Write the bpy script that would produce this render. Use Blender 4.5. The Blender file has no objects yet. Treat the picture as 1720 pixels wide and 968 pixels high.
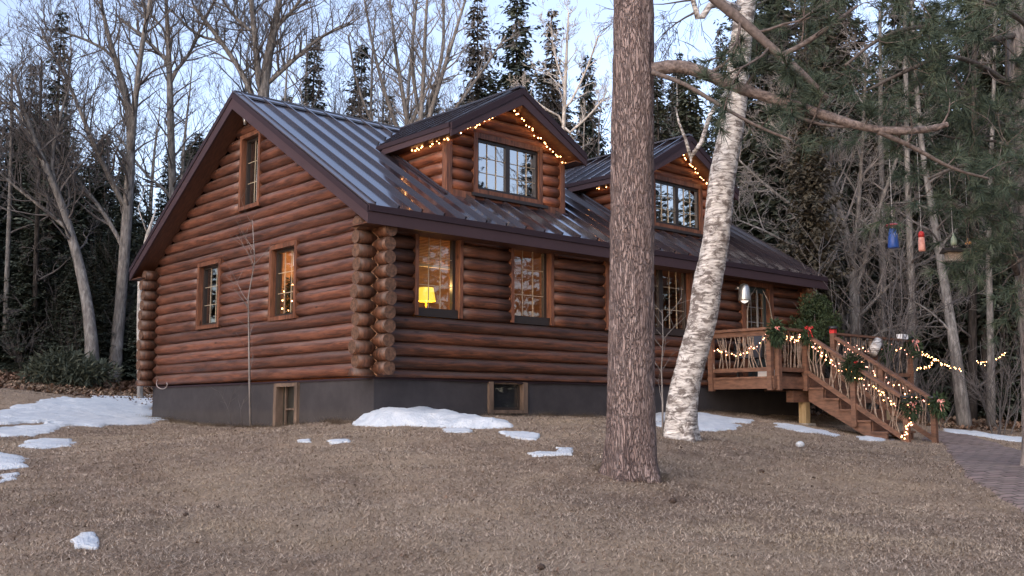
import bpy, math, random
import numpy as np
from mathutils import Vector, Matrix, noise as mnoise
R = math.radians
random.seed(7)
rng = np.random.default_rng(7)
scene = bpy.context.scene
COL = scene.collection

# ------------------------------------------------------------------ camera
CAM = np.array([-7.79079, -11.48232, 0.13993])
FOC, PW, PH = 1714.05, 1720.0, 968.0
YAW, PIT = 0.84041, 0.12035
FW = np.array([math.cos(YAW)*math.cos(PIT), math.sin(YAW)*math.cos(PIT), math.sin(PIT)])
RT = np.array([math.sin(YAW), -math.cos(YAW), 0.0])
UP = np.cross(RT, FW)
HF = np.array([math.cos(YAW), math.sin(YAW), 0.0])
camd = bpy.data.cameras.new('camera'); cam = bpy.data.objects.new('camera', camd); COL.objects.link(cam)
M = Matrix(((RT[0], UP[0], -FW[0], CAM[0]), (RT[1], UP[1], -FW[1], CAM[1]), (RT[2], UP[2], -FW[2], CAM[2]), (0, 0, 0, 1)))
cam.matrix_world = M
camd.sensor_width = 36.0; camd.lens = FOC/PW*36.0; camd.clip_end = 600; camd.clip_start = 0.05
scene.camera = cam

def at(px, py, d):
    """world point seen at photo position px,py, d metres deep"""
    return CAM + d*(FW + (px-860)/FOC*RT - (py-484)/FOC*UP)

# ------------------------------------------------------------------ terrain
CP = [(860,968,5.6),(0,968,5.7),(1720,968,5.8),(300,968,5.6),(1400,968,5.6),
      (0,790,10),(0,735,13.5),(100,665,20),(100,643,25),(250,703,19.2),(200,690,19.5),(230,664,24),(235,640,27),
      (400,712,17),(500,718,15.6),(628,708,13.7),(500,760,10.5),(300,800,9.5),
      (800,698,15),(960,700,16),(1060,800,9.2),(900,800,9.1),(1143,737,12.3),(1100,716,15.2),(1312,706,17.6),(1344,750,13.5),
      (1580,745,17.0),(1500,742,16.4),(1400,722,18.2),(1600,770,13.2),(1677,838,9.6),(1720,741,19),(1650,712,22.5),(1720,700,28),(1400,850,9.0),
      (1450,688,30),(1000,650,30),(600,640,30),(1180,676,22)]
pts, zz = [], []
for px, py, d in CP:
    P = at(px, py, d); q = P-CAM
    pts.append((q@RT, q@HF)); zz.append(P[2])
for la, di, z in [(-6,-3,-1.45),(6,-3,-1.45),(0,0,-1.38),(0,2.6,-1.15),(-3,2.6,-1.15),(3,2.6,-1.15),(-25,-15,-1.6),(25,-15,-1.6),(-14,10,-.3),(14,10,-.6),
                  (-40,45,3.0),(0,45,2.2),(35,45,1.4),(-60,100,6),(0,100,5),(60,100,4),(-60,30,2),(60,30,.3),(-60,-20,-1.5),(60,-20,-1.5)]:
    pts.append((la, di)); zz.append(z)
pts = np.array(pts); zz = np.array(zz)
def _U(r2): return np.where(r2 > 1e-12, r2*np.log(np.maximum(r2, 1e-12))*.5, 0.0)
n = len(pts)
K = _U(((pts[:,None]-pts[None])**2).sum(-1)) + np.eye(n)*0.6
Pm = np.hstack([np.ones((n,1)), pts])
A = np.zeros((n+3,n+3)); A[:n,:n] = K; A[:n,n:] = Pm; A[n:,:n] = Pm.T
SOL = np.linalg.solve(A, np.concatenate([zz, np.zeros(3)]))
NCP = n
def ground_np(x, y):
    x = np.asarray(x, float); y = np.asarray(y, float)
    dx = x-CAM[0]; dy = y-CAM[1]
    la = np.clip(dx*RT[0]+dy*RT[1], -65, 65); di = np.clip(dx*HF[0]+dy*HF[1], -22, 105)
    sh = la.shape; la = la.ravel(); di = di.ravel(); out = np.empty(len(la))
    for i in range(0, len(la), 20000):
        a = la[i:i+20000]; b = di[i:i+20000]
        r2 = (a[:,None]-pts[None,:,0])**2 + (b[:,None]-pts[None,:,1])**2
        out[i:i+20000] = _U(r2)@SOL[:NCP] + SOL[NCP] + SOL[NCP+1]*a + SOL[NCP+2]*b
    x = x.ravel(); y = y.ravel()
    out += .012*np.sin(x*3.1+y*1.7)*np.sin(y*2.3-x*.9) + .02*np.sin(x*.9+1)*np.sin(y*1.1)
    for sc_, am, a_, b_, c_ in ((1.3,.018,.7,2.1,4.4),(4.5,.010,3.3,5.2,1.1),(11.,.006,2.2,.4,3.9)):
        out += am*np.sin(x*sc_+a_+np.sin(y*sc_*.7+b_))*np.cos(y*sc_*1.1+c_+np.sin(x*sc_*.6))
    return out.reshape(sh)
def gz(x, y): return float(ground_np(np.array([x]), np.array([y]))[0])
def gp(px, d):
    """ground point under photo column px at depth d"""
    la = (px-860)/FOC*d; z = 0.
    for _ in range(3):
        dist = (d-(z-CAM[2])*math.sin(PIT))/math.cos(PIT)
        P = CAM + RT*la + HF*dist; z = gz(P[0], P[1])
    return np.array([P[0], P[1], z])
def onground(px, py):
    """where the sight line through px,py meets the ground"""
    d0 = None; prev = None
    for d in np.arange(4.5, 60, .1):
        P = at(px, py, d); h = P[2]-gz(P[0], P[1])
        if h < 0: return P
    return P

# ------------------------------------------------------------------ mesh helpers
class MB:
    def __init__(s): s.v = []; s.f = []
    def add(s, vs, fs):
        o = len(s.v); s.v.extend([tuple(map(float, v)) for v in vs]); s.f.extend([tuple(i+o for i in f) for f in fs])
    def box(s, a, b):
        (x0,y0,z0),(x1,y1,z1) = a, b
        x0,x1 = min(x0,x1),max(x0,x1); y0,y1 = min(y0,y1),max(y0,y1); z0,z1 = min(z0,z1),max(z0,z1)
        s.add([(x0,y0,z0),(x1,y0,z0),(x1,y1,z0),(x0,y1,z0),(x0,y0,z1),(x1,y0,z1),(x1,y1,z1),(x0,y1,z1)],
              [(0,3,2,1),(4,5,6,7),(0,1,5,4),(1,2,6,5),(2,3,7,6),(3,0,4,7)])
    def beam(s, p, q, w, h, up=(0,0,1), shrink=0):
        """rectangular bar from p to q, w sideways, h along up"""
        p = Vector(p); q = Vector(q); d = (q-p).normalized(); u = Vector(up)
        sd = d.cross(u).normalized()*(w/2); uu = sd.cross(d).normalized()*(h/2)
        vs = []
        for c in (p, q):
            vs += [c-sd-uu, c+sd-uu, c+sd+uu, c-sd+uu]
        s.add(vs, [(0,1,2,3),(7,6,5,4),(0,4,5,1),(1,5,6,2),(2,6,7,3),(3,7,4,0)])
    def prism(s, poly, ext):
        """poly: planar outline; ext: extrusion vector"""
        n = len(poly); ext = np.array(ext, float)
        vs = [np.array(p, float) for p in poly] + [np.array(p, float)+ext for p in poly]
        s.add(vs, [tuple(range(n))[::-1], tuple(range(n, 2*n))] + [(i,(i+1)%n,(i+1)%n+n,i+n) for i in range(n)])
    def tube(s, P, rad, n=6, cap=True, squash=None):
        P = [Vector(p) for p in P]; k = len(P)
        if isinstance(rad, (int, float)): rad = [rad]*k
        t = (P[1]-P[0]).normalized()
        a = Vector((0,0,1)) if abs(t.z) < .9 else Vector((1,0,0))
        u = t.cross(a).normalized(); vs = []; fs = []
        for i in range(k):
            t = (P[min(i+1,k-1)]-P[max(i-1,0)])
            if t.length < 1e-9: t = Vector((0,0,1))
            t.normalize(); u = (u - t*u.dot(t)); u = u.normalized() if u.length > 1e-6 else t.orthogonal().normalized()
            w = t.cross(u)
            for j in range(n):
                an = 2*math.pi*j/n; vs.append(P[i]+(u*math.cos(an)+w*math.sin(an))*rad[i])
        for i in range(k-1):
            for j in range(n):
                fs.append((i*n+j, i*n+(j+1)%n, (i+1)*n+(j+1)%n, (i+1)*n+j))
        if cap: fs.append(tuple(range(n))[::-1]); fs.append(tuple(range((k-1)*n, k*n)))
        s.add(vs, fs)
    def lathe(s, prof, c=(0,0,0), n=20):
        vs = []; fs = []
        for r, z in prof:
            for j in range(n):
                a = 2*math.pi*j/n; vs.append((c[0]+r*math.cos(a), c[1]+r*math.sin(a), c[2]+z))
        for i in range(len(prof)-1):
            for j in range(n): fs.append((i*n+j, i*n+(j+1)%n, (i+1)*n+(j+1)%n, (i+1)*n+j))
        fs.append(tuple(range(n))[::-1]); fs.append(tuple(range((len(prof)-1)*n, len(prof)*n)))
        s.add(vs, fs)
    def build(s, name, mat, parent=None, smooth=False, origin=None):
        me = bpy.data.meshes.new(name)
        v = s.v
        if origin is not None: v = [(a-origin[0], b-origin[1], c-origin[2]) for a, b, c in s.v]
        me.from_pydata(v, [], s.f); me.update()
        if mat: me.materials.append(mat)
        if smooth: me.polygons.foreach_set('use_smooth', [True]*len(me.polygons))
        o = bpy.data.objects.new(name, me); COL.objects.link(o)
        if origin is not None: o.location = origin
        if parent is not None:
            o.parent = parent
            if origin is None: o.location = -parent.location if parent.parent is None else (0,0,0)
            if origin is not None: o.location = Vector(origin)-parent.location
        return o
def np_mesh(name, V, F, mat, parent=None, smooth=False):
    me = bpy.data.meshes.new(name); V = np.asarray(V, np.float32); F = np.asarray(F, np.int32)
    k = F.shape[1]
    me.vertices.add(len(V)); me.vertices.foreach_set('co', V.ravel())
    me.loops.add(F.size); me.loops.foreach_set('vertex_index', F.ravel())
    me.polygons.add(len(F)); me.polygons.foreach_set('loop_start', np.arange(0, F.size, k, dtype=np.int32))
    me.polygons.foreach_set('loop_total', np.full(len(F), k, np.int32))
    me.update(calc_edges=True); me.materials.append(mat)
    if smooth: me.polygons.foreach_set('use_smooth', [True]*len(F))
    o = bpy.data.objects.new(name, me); COL.objects.link(o)
    if parent is not None: o.parent = parent
    return o
def tag(o, label=None, cat=None, group=None, kind=None):
    if label: o['label'] = label
    if cat: o['category'] = cat
    if group: o['group'] = group
    if kind: o['kind'] = kind
    return o
def empty(name, loc=(0,0,0), label=None, cat=None, group=None):
    o = bpy.data.objects.new(name, None); COL.objects.link(o); o.location = loc; o.empty_display_size = .1
    return tag(o, label, cat, group)
def copy_tree(root, loc, rz=0, sc=1.0, label=None, group=None):
    r = root.copy(); COL.objects.link(r); r.location = loc; r.rotation_euler = (0,0,rz); r.scale = (sc,)*3
    if label: r['label'] = label
    if group: r['group'] = group
    for ch in list(root.children):
        c = ch.copy(); COL.objects.link(c); c.parent = r
        for g in list(ch.children):
            d = g.copy(); COL.objects.link(d); d.parent = c
    return r

# ------------------------------------------------------------------ materials
def newmat(name):
    m = bpy.data.materials.new(name); m.use_nodes = True; nt = m.node_tree
    b = nt.nodes['Principled BSDF']; return m, nt, b
def N(nt, t, **kw):
    n = nt.nodes.new(t)
    for k, v in kw.items(): setattr(n, k, v)
    return n
def ramp(nt, fac, stops):
    r = N(nt, 'ShaderNodeValToRGB'); e = r.color_ramp.elements
    while len(e) < len(stops): e.new(.5)
    for i, (p, c) in enumerate(stops): e[i].position = p; e[i].color = (*c, 1) if len(c) == 3 else c
    nt.links.new(fac, r.inputs[0]); return r.outputs[0]
def coords(nt, kind='Object', scale=(1,1,1), rot=(0,0,0)):
    tc = N(nt, 'ShaderNodeTexCoord'); mp = N(nt, 'ShaderNodeMapping'); mp.inputs['Scale'].default_value = scale; mp.inputs['Rotation'].default_value = rot
    nt.links.new(tc.outputs[kind], mp.inputs[0]); return mp.outputs[0]
def noisetex(nt, vec, scale, detail=4, rough=.55, dist=0.):
    t = N(nt, 'ShaderNodeTexNoise'); t.inputs['Scale'].default_value = scale; t.inputs['Detail'].default_value = detail
    t.inputs['Roughness'].default_value = rough; t.inputs['Distortion'].default_value = dist
    if vec is not None: nt.links.new(vec, t.inputs['Vector'])
    return t.outputs['Fac']
def mix(nt, fac, a, b, mode='MIX'):
    m = N(nt, 'ShaderNodeMix', data_type='RGBA', blend_type=mode)
    for s_, v in ((0, fac), (6, a), (7, b)):
        if isinstance(v, (int, float)): m.inputs[s_].default_value = v
        elif isinstance(v, tuple): m.inputs[s_].default_value = (*v, 1)
        else: nt.links.new(v, m.inputs[s_])
    return m.outputs[2]
def bump(nt, b, h, strength=.5, dist=.01):
    n = N(nt, 'ShaderNodeBump'); n.inputs['Strength'].default_value = strength; n.inputs['Distance'].default_value = dist
    nt.links.new(h, n.inputs['Height']); nt.links.new(n.outputs[0], b.inputs['Normal'])
def simple(name, c1, c2=None, scale=8, rough=.7, stretch=(1,1,1), metal=0, spec=.5, bmp=.3, bd=.005, kind='Object', detail=5, coat=0):
    m, nt, b = newmat(name)
    b.inputs['Roughness'].default_value = rough; b.inputs['Metallic'].default_value = metal; b.inputs['Specular IOR Level'].default_value = spec
    b.inputs['Coat Weight'].default_value = coat
    if c2 is None: b.inputs['Base Color'].default_value = (*c1, 1)
    else:
        v = coords(nt, kind, stretch); f = noisetex(nt, v, scale, detail)
        nt.links.new(ramp(nt, f, [(.3, c1), (.7, c2)]), b.inputs['Base Color'])
        if bmp: bump(nt, b, f, bmp, bd)
    return m

def log_mat(name, axis, dark=(.035,.014,.009), mid=(.108,.038,.022), lite=(.215,.083,.047), grey=(.11,.074,.066), zo=0.):
    """stained log: grain along an axis (0 X, 1 Y, 2 Z)"""
    m, nt, b = newmat(name)
    st = [9.,9.,9.]; st[axis] = .8
    v = coords(nt, 'Object', tuple(st)); g = noisetex(nt, v, 3.2, 8, .65, .6)
    st2 = [2.2,2.2,2.2]; st2[axis] = .35
    v2 = coords(nt, 'Object', tuple(st2)); g2 = noisetex(nt, v2, 1.7, 3, .5)
    st3 = [3.,3.,3.]; st3[axis] = 1.2
    vo = N(nt, 'ShaderNodeTexVoronoi'); vo.inputs['Scale'].default_value = 1.6
    nt.links.new(coords(nt, 'Object', tuple(st3)), vo.inputs['Vector'])
    knot = ramp(nt, vo.outputs['Distance'], [(.03,(1,1,1)),(.11,(0,0,0))])
    c = ramp(nt, g, [(.34, dark), (.48, mid), (.66, lite)])
    c = mix(nt, ramp(nt, g2, [(.42,(0,0,0)),(.62,(.85,.85,.85))]), c, mix(nt, .55, c, dark))
    # weathered grey plus sky sheen, painted on the upward faces of every log
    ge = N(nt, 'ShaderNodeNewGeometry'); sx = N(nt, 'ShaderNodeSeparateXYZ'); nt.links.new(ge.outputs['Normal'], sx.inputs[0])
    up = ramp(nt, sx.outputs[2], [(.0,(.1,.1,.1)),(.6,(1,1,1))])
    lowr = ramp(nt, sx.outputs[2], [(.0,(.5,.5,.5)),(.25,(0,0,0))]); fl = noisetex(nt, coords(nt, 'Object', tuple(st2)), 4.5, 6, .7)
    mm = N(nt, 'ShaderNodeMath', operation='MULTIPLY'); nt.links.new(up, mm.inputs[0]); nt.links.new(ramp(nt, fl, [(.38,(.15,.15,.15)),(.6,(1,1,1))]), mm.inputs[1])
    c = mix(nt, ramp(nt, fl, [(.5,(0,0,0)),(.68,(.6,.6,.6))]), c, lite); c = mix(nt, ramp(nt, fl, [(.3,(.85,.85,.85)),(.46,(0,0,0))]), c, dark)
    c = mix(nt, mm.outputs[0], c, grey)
    c = mix(nt, knot, c, (.02,.008,.005))
    st4 = [26.,26.,26.]; st4[axis] = .45
    ck = noisetex(nt, coords(nt, 'Object', tuple(st4)), 1.3, 3, .6); c = mix(nt, ramp(nt, ck, [(.30,(.9,.9,.9)),(.36,(0,0,0))]), c, (.012,.006,.004))
    if axis < 2:
        tc_ = N(nt, 'ShaderNodeTexCoord'); sz = N(nt, 'ShaderNodeSeparateXYZ'); nt.links.new(tc_.outputs['Object'], sz.inputs[0])
        d_ = N(nt, 'ShaderNodeMath', operation='MULTIPLY_ADD'); d_.inputs[1].default_value = 1/.1865; d_.inputs[2].default_value = zo; nt.links.new(sz.outputs[2], d_.inputs[0])
        fl_ = N(nt, 'ShaderNodeMath', operation='FLOOR'); nt.links.new(d_.outputs[0], fl_.inputs[0])
        wn = N(nt, 'ShaderNodeTexWhiteNoise', noise_dimensions='1D'); nt.links.new(fl_.outputs[0], wn.inputs['W'])
        mr_ = N(nt, 'ShaderNodeMapRange'); mr_.inputs[3].default_value = .74; mr_.inputs[4].default_value = 1.18; nt.links.new(wn.outputs['Value'], mr_.inputs[0])
        h_ = N(nt, 'ShaderNodeHueSaturation'); nt.links.new(mr_.outputs[0], h_.inputs['Value']); nt.links.new(c, h_.inputs['Color']); c = h_.outputs[0]
    nt.links.new(c, b.inputs['Base Color']); b.inputs['Roughness'].default_value = .46; b.inputs['Specular IOR Level'].default_value = .45
    bump(nt, b, mix(nt, .5, g, fl), .6, .02)
    return m
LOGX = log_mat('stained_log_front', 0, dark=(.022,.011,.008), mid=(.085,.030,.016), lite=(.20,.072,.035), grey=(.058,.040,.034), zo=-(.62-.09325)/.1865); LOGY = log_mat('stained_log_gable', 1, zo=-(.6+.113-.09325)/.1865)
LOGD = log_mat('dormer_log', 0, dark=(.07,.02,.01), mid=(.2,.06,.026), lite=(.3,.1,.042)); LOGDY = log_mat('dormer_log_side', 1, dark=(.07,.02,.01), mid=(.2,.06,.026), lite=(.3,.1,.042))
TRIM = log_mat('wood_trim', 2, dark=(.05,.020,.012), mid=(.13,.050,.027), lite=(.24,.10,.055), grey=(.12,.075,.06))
ENDG = simple('end_grain', (.030,.016,.011), (.14,.072,.044), 26, .8, bmp=.6)
CAULK = simple('log_joint', (.22,.10,.045), (.36,.18,.085), 10, .6, bmp=0)
FOUND = simple('foundation_paint', (.018,.017,.021), (.034,.032,.037), 2.2, .75, bmp=.25, bd=.006, detail=8)
def _found():
    m, nt, b = newmat('painted_foundation'); v = coords(nt, 'Object'); f = noisetex(nt, v, 3., 8, .65); g = noisetex(nt, coords(nt, 'Object', (6,6,1.2)), 1.6, 5, .7)
    c = ramp(nt, f, [(.3,(.018,.017,.021)),(.7,(.036,.033,.038))])
    sx = N(nt, 'ShaderNodeSeparateXYZ'); nt.links.new(v, sx.inputs[0]); ad = N(nt, 'ShaderNodeMath', operation='MULTIPLY_ADD'); nt.links.new(g, ad.inputs[0]); ad.inputs[1].default_value = -.22; nt.links.new(sx.outputs[2], ad.inputs[2])
    c = mix(nt, ramp(nt, ad.outputs[0], [(0,(.25,.25,.25)),(.08,(0,0,0))]), c, (.06,.05,.043))
    nt.links.new(c, b.inputs['Base Color']); b.inputs['Roughness'].default_value = .8; bump(nt, b, f, .4, .01); return m
FOUND = _found()
FASC = simple('brown_fascia', (.040,.025,.030), (.050,.031,.037), 1.5, .55, bmp=0, spec=.25)
DRIP = simple('dark_drip_edge', (.026,.017,.023), None, rough=.6, spec=.2)
SASH = simple('dark_sash', (.022,.017,.016), None, rough=.4)
def roof_mat():
    m, nt, b = newmat('brown_standing_seam_metal')
    v = coords(nt, 'Object'); f = noisetex(nt, v, 1.1, 4)
    nt.links.new(ramp(nt, f, [(.3,(.018,.016,.022)),(.7,(.030,.024,.029))]), b.inputs['Base Color'])
    b.inputs['Metallic'].default_value = 0; b.inputs['Roughness'].default_value = .2; b.inputs['IOR'].default_value = 1.6
    b.inputs['Coat Weight'].default_value = .75; b.inputs['Coat Roughness'].default_value = .09; b.inputs['Coat IOR'].default_value = 1.6
    w = noisetex(nt, coords(nt, 'Object', (2.5,1,1)), 1.3, 3); bump(nt, b, w, .25, .02)
    return m
ROOF = roof_mat()
SOFF = simple('soffit_boards', (.05,.018,.010), (.11,.042,.02), 6, .55, stretch=(6,1,1), bmp=.2)
INWOOD = simple('interior_pine', (.17,.075,.03), (.3,.15,.06), 4, .6, stretch=(6,1,6))
DECKW = simple('stained_deck_wood', (.075,.038,.025), (.18,.092,.06), 5, .6, stretch=(1.2,1.2,4), bmp=.4)
POSTW = simple('treated_post', (.25,.18,.09), (.4,.3,.17), 5, .8, stretch=(5,5,1))
TWIG = simple('peeled_twig', (.11,.075,.055), (.3,.235,.19), 14, .8)
BLACK = simple('black_plastic', (.015,.015,.017), None, rough=.45)
GALV = simple('galvanised_metal', (.35,.36,.36), (.55,.56,.56), 6, .35, metal=.8, bmp=.1)
def glass_mat(name='window_glass', refl=.22, tint=(.75,.75,.75)):
    m, nt, b = newmat(name); nt.nodes.remove(b); out = nt.nodes['Material Output']
    t = N(nt, 'ShaderNodeBsdfTransparent'); t.inputs[0].default_value = (*tint, 1)
    g = N(nt, 'ShaderNodeBsdfGlossy'); g.inputs['Roughness'].default_value = .015; g.inputs[0].default_value = (1,1,1,1)
    fr = N(nt, 'ShaderNodeLayerWeight'); fr.inputs[0].default_value = .5; pw = N(nt, 'ShaderNodeMath', operation='POWER'); pw.inputs[1].default_value = 3.5; nt.links.new(fr.outputs['Facing'], pw.inputs[0])
    ma = N(nt, 'ShaderNodeMath', operation='MULTIPLY_ADD'); ma.inputs[1].default_value = .8; ma.inputs[2].default_value = refl; ma.use_clamp = True
    nt.links.new(pw.outputs[0], ma.inputs[0])
    bn = N(nt, 'ShaderNodeBump'); bn.inputs['Strength'].default_value = .05; bn.inputs['Distance'].default_value = .02
    nt.links.new(noisetex(nt, coords(nt, 'Object'), 2.5, 2), bn.inputs['Height']); nt.links.new(bn.outputs[0], g.inputs['Normal'])
    mx = N(nt, 'ShaderNodeMixShader'); nt.links.new(ma.outputs[0], mx.inputs[0]); nt.links.new(t.outputs[0], mx.inputs[1]); nt.links.new(g.outputs[0], mx.inputs[2])
    nt.links.new(mx.outputs[0], out.inputs[0]); return m
GLASS = glass_mat('window_glass', .11, (.95,.95,.95)); GLASSD = glass_mat('dormer_glass', .5, (.4,.4,.4))
def emit(name, c, s):
    m, nt, b = newmat(name); b.inputs['Base Color'].default_value = (*c, 1); b.inputs['Emission Color'].default_value = (*c, 1); b.inputs['Emission Strength'].default_value = s
    return m
BULB = emit('warm_bulb', (1,.45,.16), 8); BULBP = emit('rosy_bulb', (1,.40,.28), 1.8); SHADE = emit('lit_lamp_shade', (1,.74,.08), .42)
MUNT = simple('brass_muntin', (.40,.33,.24), None, rough=.5)

def bark(name, c1, c2, c3, stretch=(1,1,.22), sc=18, bd=.02, rough=.9):
    m, nt, b = newmat(name); v = coords(nt, 'Object', stretch)
    f = noisetex(nt, v, sc, 6, .62, .4); f2 = noisetex(nt, coords(nt, 'Object'), 2.5, 3)
    c = ramp(nt, f, [(.32,c1),(.5,c2),(.7,c3)])
    nt.links.new(mix(nt, ramp(nt, f2, [(.35,(0,0,0)),(.7,(.5,.5,.5))]), c, c1), b.inputs['Base Color']); b.inputs['Roughness'].default_value = rough
    b.inputs['Specular IOR Level'].default_value = .2
    bump(nt, b, f, .8, bd); return m
GREYB = bark('grey_bark', (.07,.066,.064), (.16,.152,.148), (.30,.29,.283))
TWIGB = simple('bare_twigs', (.045,.040,.040), (.12,.11,.11), 3, .9, bmp=0)
TWIGL = simple('pale_bare_twigs', (.10,.092,.09), (.25,.235,.23), 3, .9, bmp=0)
DARKB = bark('conifer_bark', (.016,.014,.013), (.04,.035,.033), (.085,.075,.07))
PALEB = bark('pale_birch_bark', (.2,.19,.18), (.42,.4,.38), (.6,.58,.56))
def pinebark():
    m, nt, b = newmat('red_pine_bark')
    v = coords(nt, 'Object', (1,1,.17)); dn = N(nt, 'ShaderNodeTexNoise'); dn.inputs['Scale'].default_value = 9; dn.inputs['Detail'].default_value = 5; nt.links.new(v, dn.inputs['Vector'])
    vm = N(nt, 'ShaderNodeMix', data_type='VECTOR'); vm.inputs[0].default_value = .16; nt.links.new(v, vm.inputs[4]); nt.links.new(dn.outputs['Color'], vm.inputs[5])
    vo = N(nt, 'ShaderNodeTexVoronoi', feature='DISTANCE_TO_EDGE'); vo.inputs['Scale'].default_value = 54; nt.links.new(vm.outputs[1], vo.inputs['Vector'])
    cell = N(nt, 'ShaderNodeTexVoronoi'); cell.inputs['Scale'].default_value = 54; nt.links.new(vm.outputs[1], cell.inputs['Vector'])
    f = noisetex(nt, coords(nt, 'Object', (1,1,.35)), 42, 6, .65)
    c = ramp(nt, f, [(.3,(.13,.098,.097)),(.5,(.26,.205,.197)),(.72,(.40,.34,.33))])
    sc = N(nt, 'ShaderNodeSeparateColor'); nt.links.new(cell.outputs['Color'], sc.inputs[0])
    c = mix(nt, ramp(nt, sc.outputs[0], [(.0,(.0,.0,.0)),(1,(.55,.55,.55))]), c, (.15,.105,.10))
    crack = ramp(nt, vo.outputs['Distance'], [(.0,(.8,.8,.8)),(.10,(0,0,0))])
    c = mix(nt, crack, c, (.07,.05,.052))
    big = noisetex(nt, coords(nt, 'Object', (1,1,.12)), 16, 4, .6)
    c = mix(nt, ramp(nt, big, [(.3,(.75,.75,.75)),(.46,(0,0,0))]), c, (.06,.04,.042))
    nt.links.new(c, b.inputs['Base Color']); b.inputs['Roughness'].default_value = .85; b.inputs['Specular IOR Level'].default_value = .25
    h = N(nt, 'ShaderNodeMath', operation='MULTIPLY_ADD'); nt.links.new(f, h.inputs[0]); h.inputs[1].default_value = .35
    hr = ramp(nt, vo.outputs['Distance'], [(0,(0,0,0)),(.18,(1,1,1))]); nt.links.new(hr, h.inputs[2])
    bump(nt, b, h.outputs[0], 1.0, .022); return m
PINEB = pinebark()
def birchbark():
    m, nt, b = newmat('white_birch_bark')
    v = coords(nt, 'Object', (1,1,5.5)); f = noisetex(nt, v, 7, 6, .65, .5)
    f2 = noisetex(nt, coords(nt, 'Object', (1,1,1.6)), 6.5, 7, .72, .6)
    c = ramp(nt, f, [(.36,(.12,.105,.10)),(.47,(.40,.385,.375)),(.62,(.68,.67,.66))])
    c = mix(nt, ramp(nt, f2, [(.495,(0,0,0)),(.57,(.88,.88,.88))]), c, mix(nt, f, (.04,.032,.03), (.17,.14,.13)))
    nt.links.new(c, b.inputs['Base Color']); b.inputs['Roughness'].default_value = .75; b.inputs['Specular IOR Level'].default_value = .3
    bump(nt, b, mix(nt, .5, f, f2), .9, .02); return m
BIRCH = birchbark()
def leafmat(name, c1, c2, c3, sc=1.2):
    m, nt, b = newmat(name); tc = N(nt, 'ShaderNodeTexCoord')
    f = noisetex(nt, tc.outputs['Object'], sc, 4, .7)
    oi = N(nt, 'ShaderNodeObjectInfo'); c = ramp(nt, f, [(.3,c1),(.52,c2),(.72,c3)])
    hs = N(nt, 'ShaderNodeHueSaturation'); nt.links.new(c, hs.inputs['Color'])
    mr = N(nt, 'ShaderNodeMapRange'); mr.inputs[3].default_value = .65; mr.inputs[4].default_value = 1.35; nt.links.new(oi.outputs['Random'], mr.inputs[0]); nt.links.new(mr.outputs[0], hs.inputs['Value'])
    nt.links.new(hs.outputs[0], b.inputs['Base Color']); b.inputs['Roughness'].default_value = .7; b.inputs['Specular IOR Level'].default_value = .25
    return m
SPRUCE = leafmat('spruce_needles', (.018,.024,.019), (.042,.054,.041), (.092,.098,.074))
NEEDLE = leafmat('pine_needles', (.018,.030,.022), (.045,.066,.047), (.11,.135,.095), 6)
CEDAR = leafmat('cedar_sprays', (.014,.026,.014), (.028,.05,.024), (.06,.09,.042), 9)
BROWNN = leafmat('rusty_needles', (.024,.021,.016), (.048,.043,.032), (.08,.072,.052))
RED = simple('red_ribbon', (.5,.03,.03), None, rough=.5)
PINK = simple('striped_ribbon', (.62,.12,.11), (.75,.5,.45), 30, .6, bmp=0)
def snow_mat():
    m, nt, b = newmat('old_snow'); v = coords(nt, 'Object'); f = noisetex(nt, v, 6, 6, .6); g = noisetex(nt, v, 45, 3)
    dirt = noisetex(nt, v, 22, 8, .8); c = mix(nt, ramp(nt, dirt, [(.60,(0,0,0)),(.68,(.75,.75,.75))]), ramp(nt, f, [(.3,(.44,.50,.58)),(.7,(.60,.64,.69))]), (.16,.13,.11)); nt.links.new(c, b.inputs['Base Color']); b.inputs['Roughness'].default_value = .6
    bump(nt, b, mix(nt, .5, f, g), 1.0, .05); return m
SNOW = snow_mat()

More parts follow.
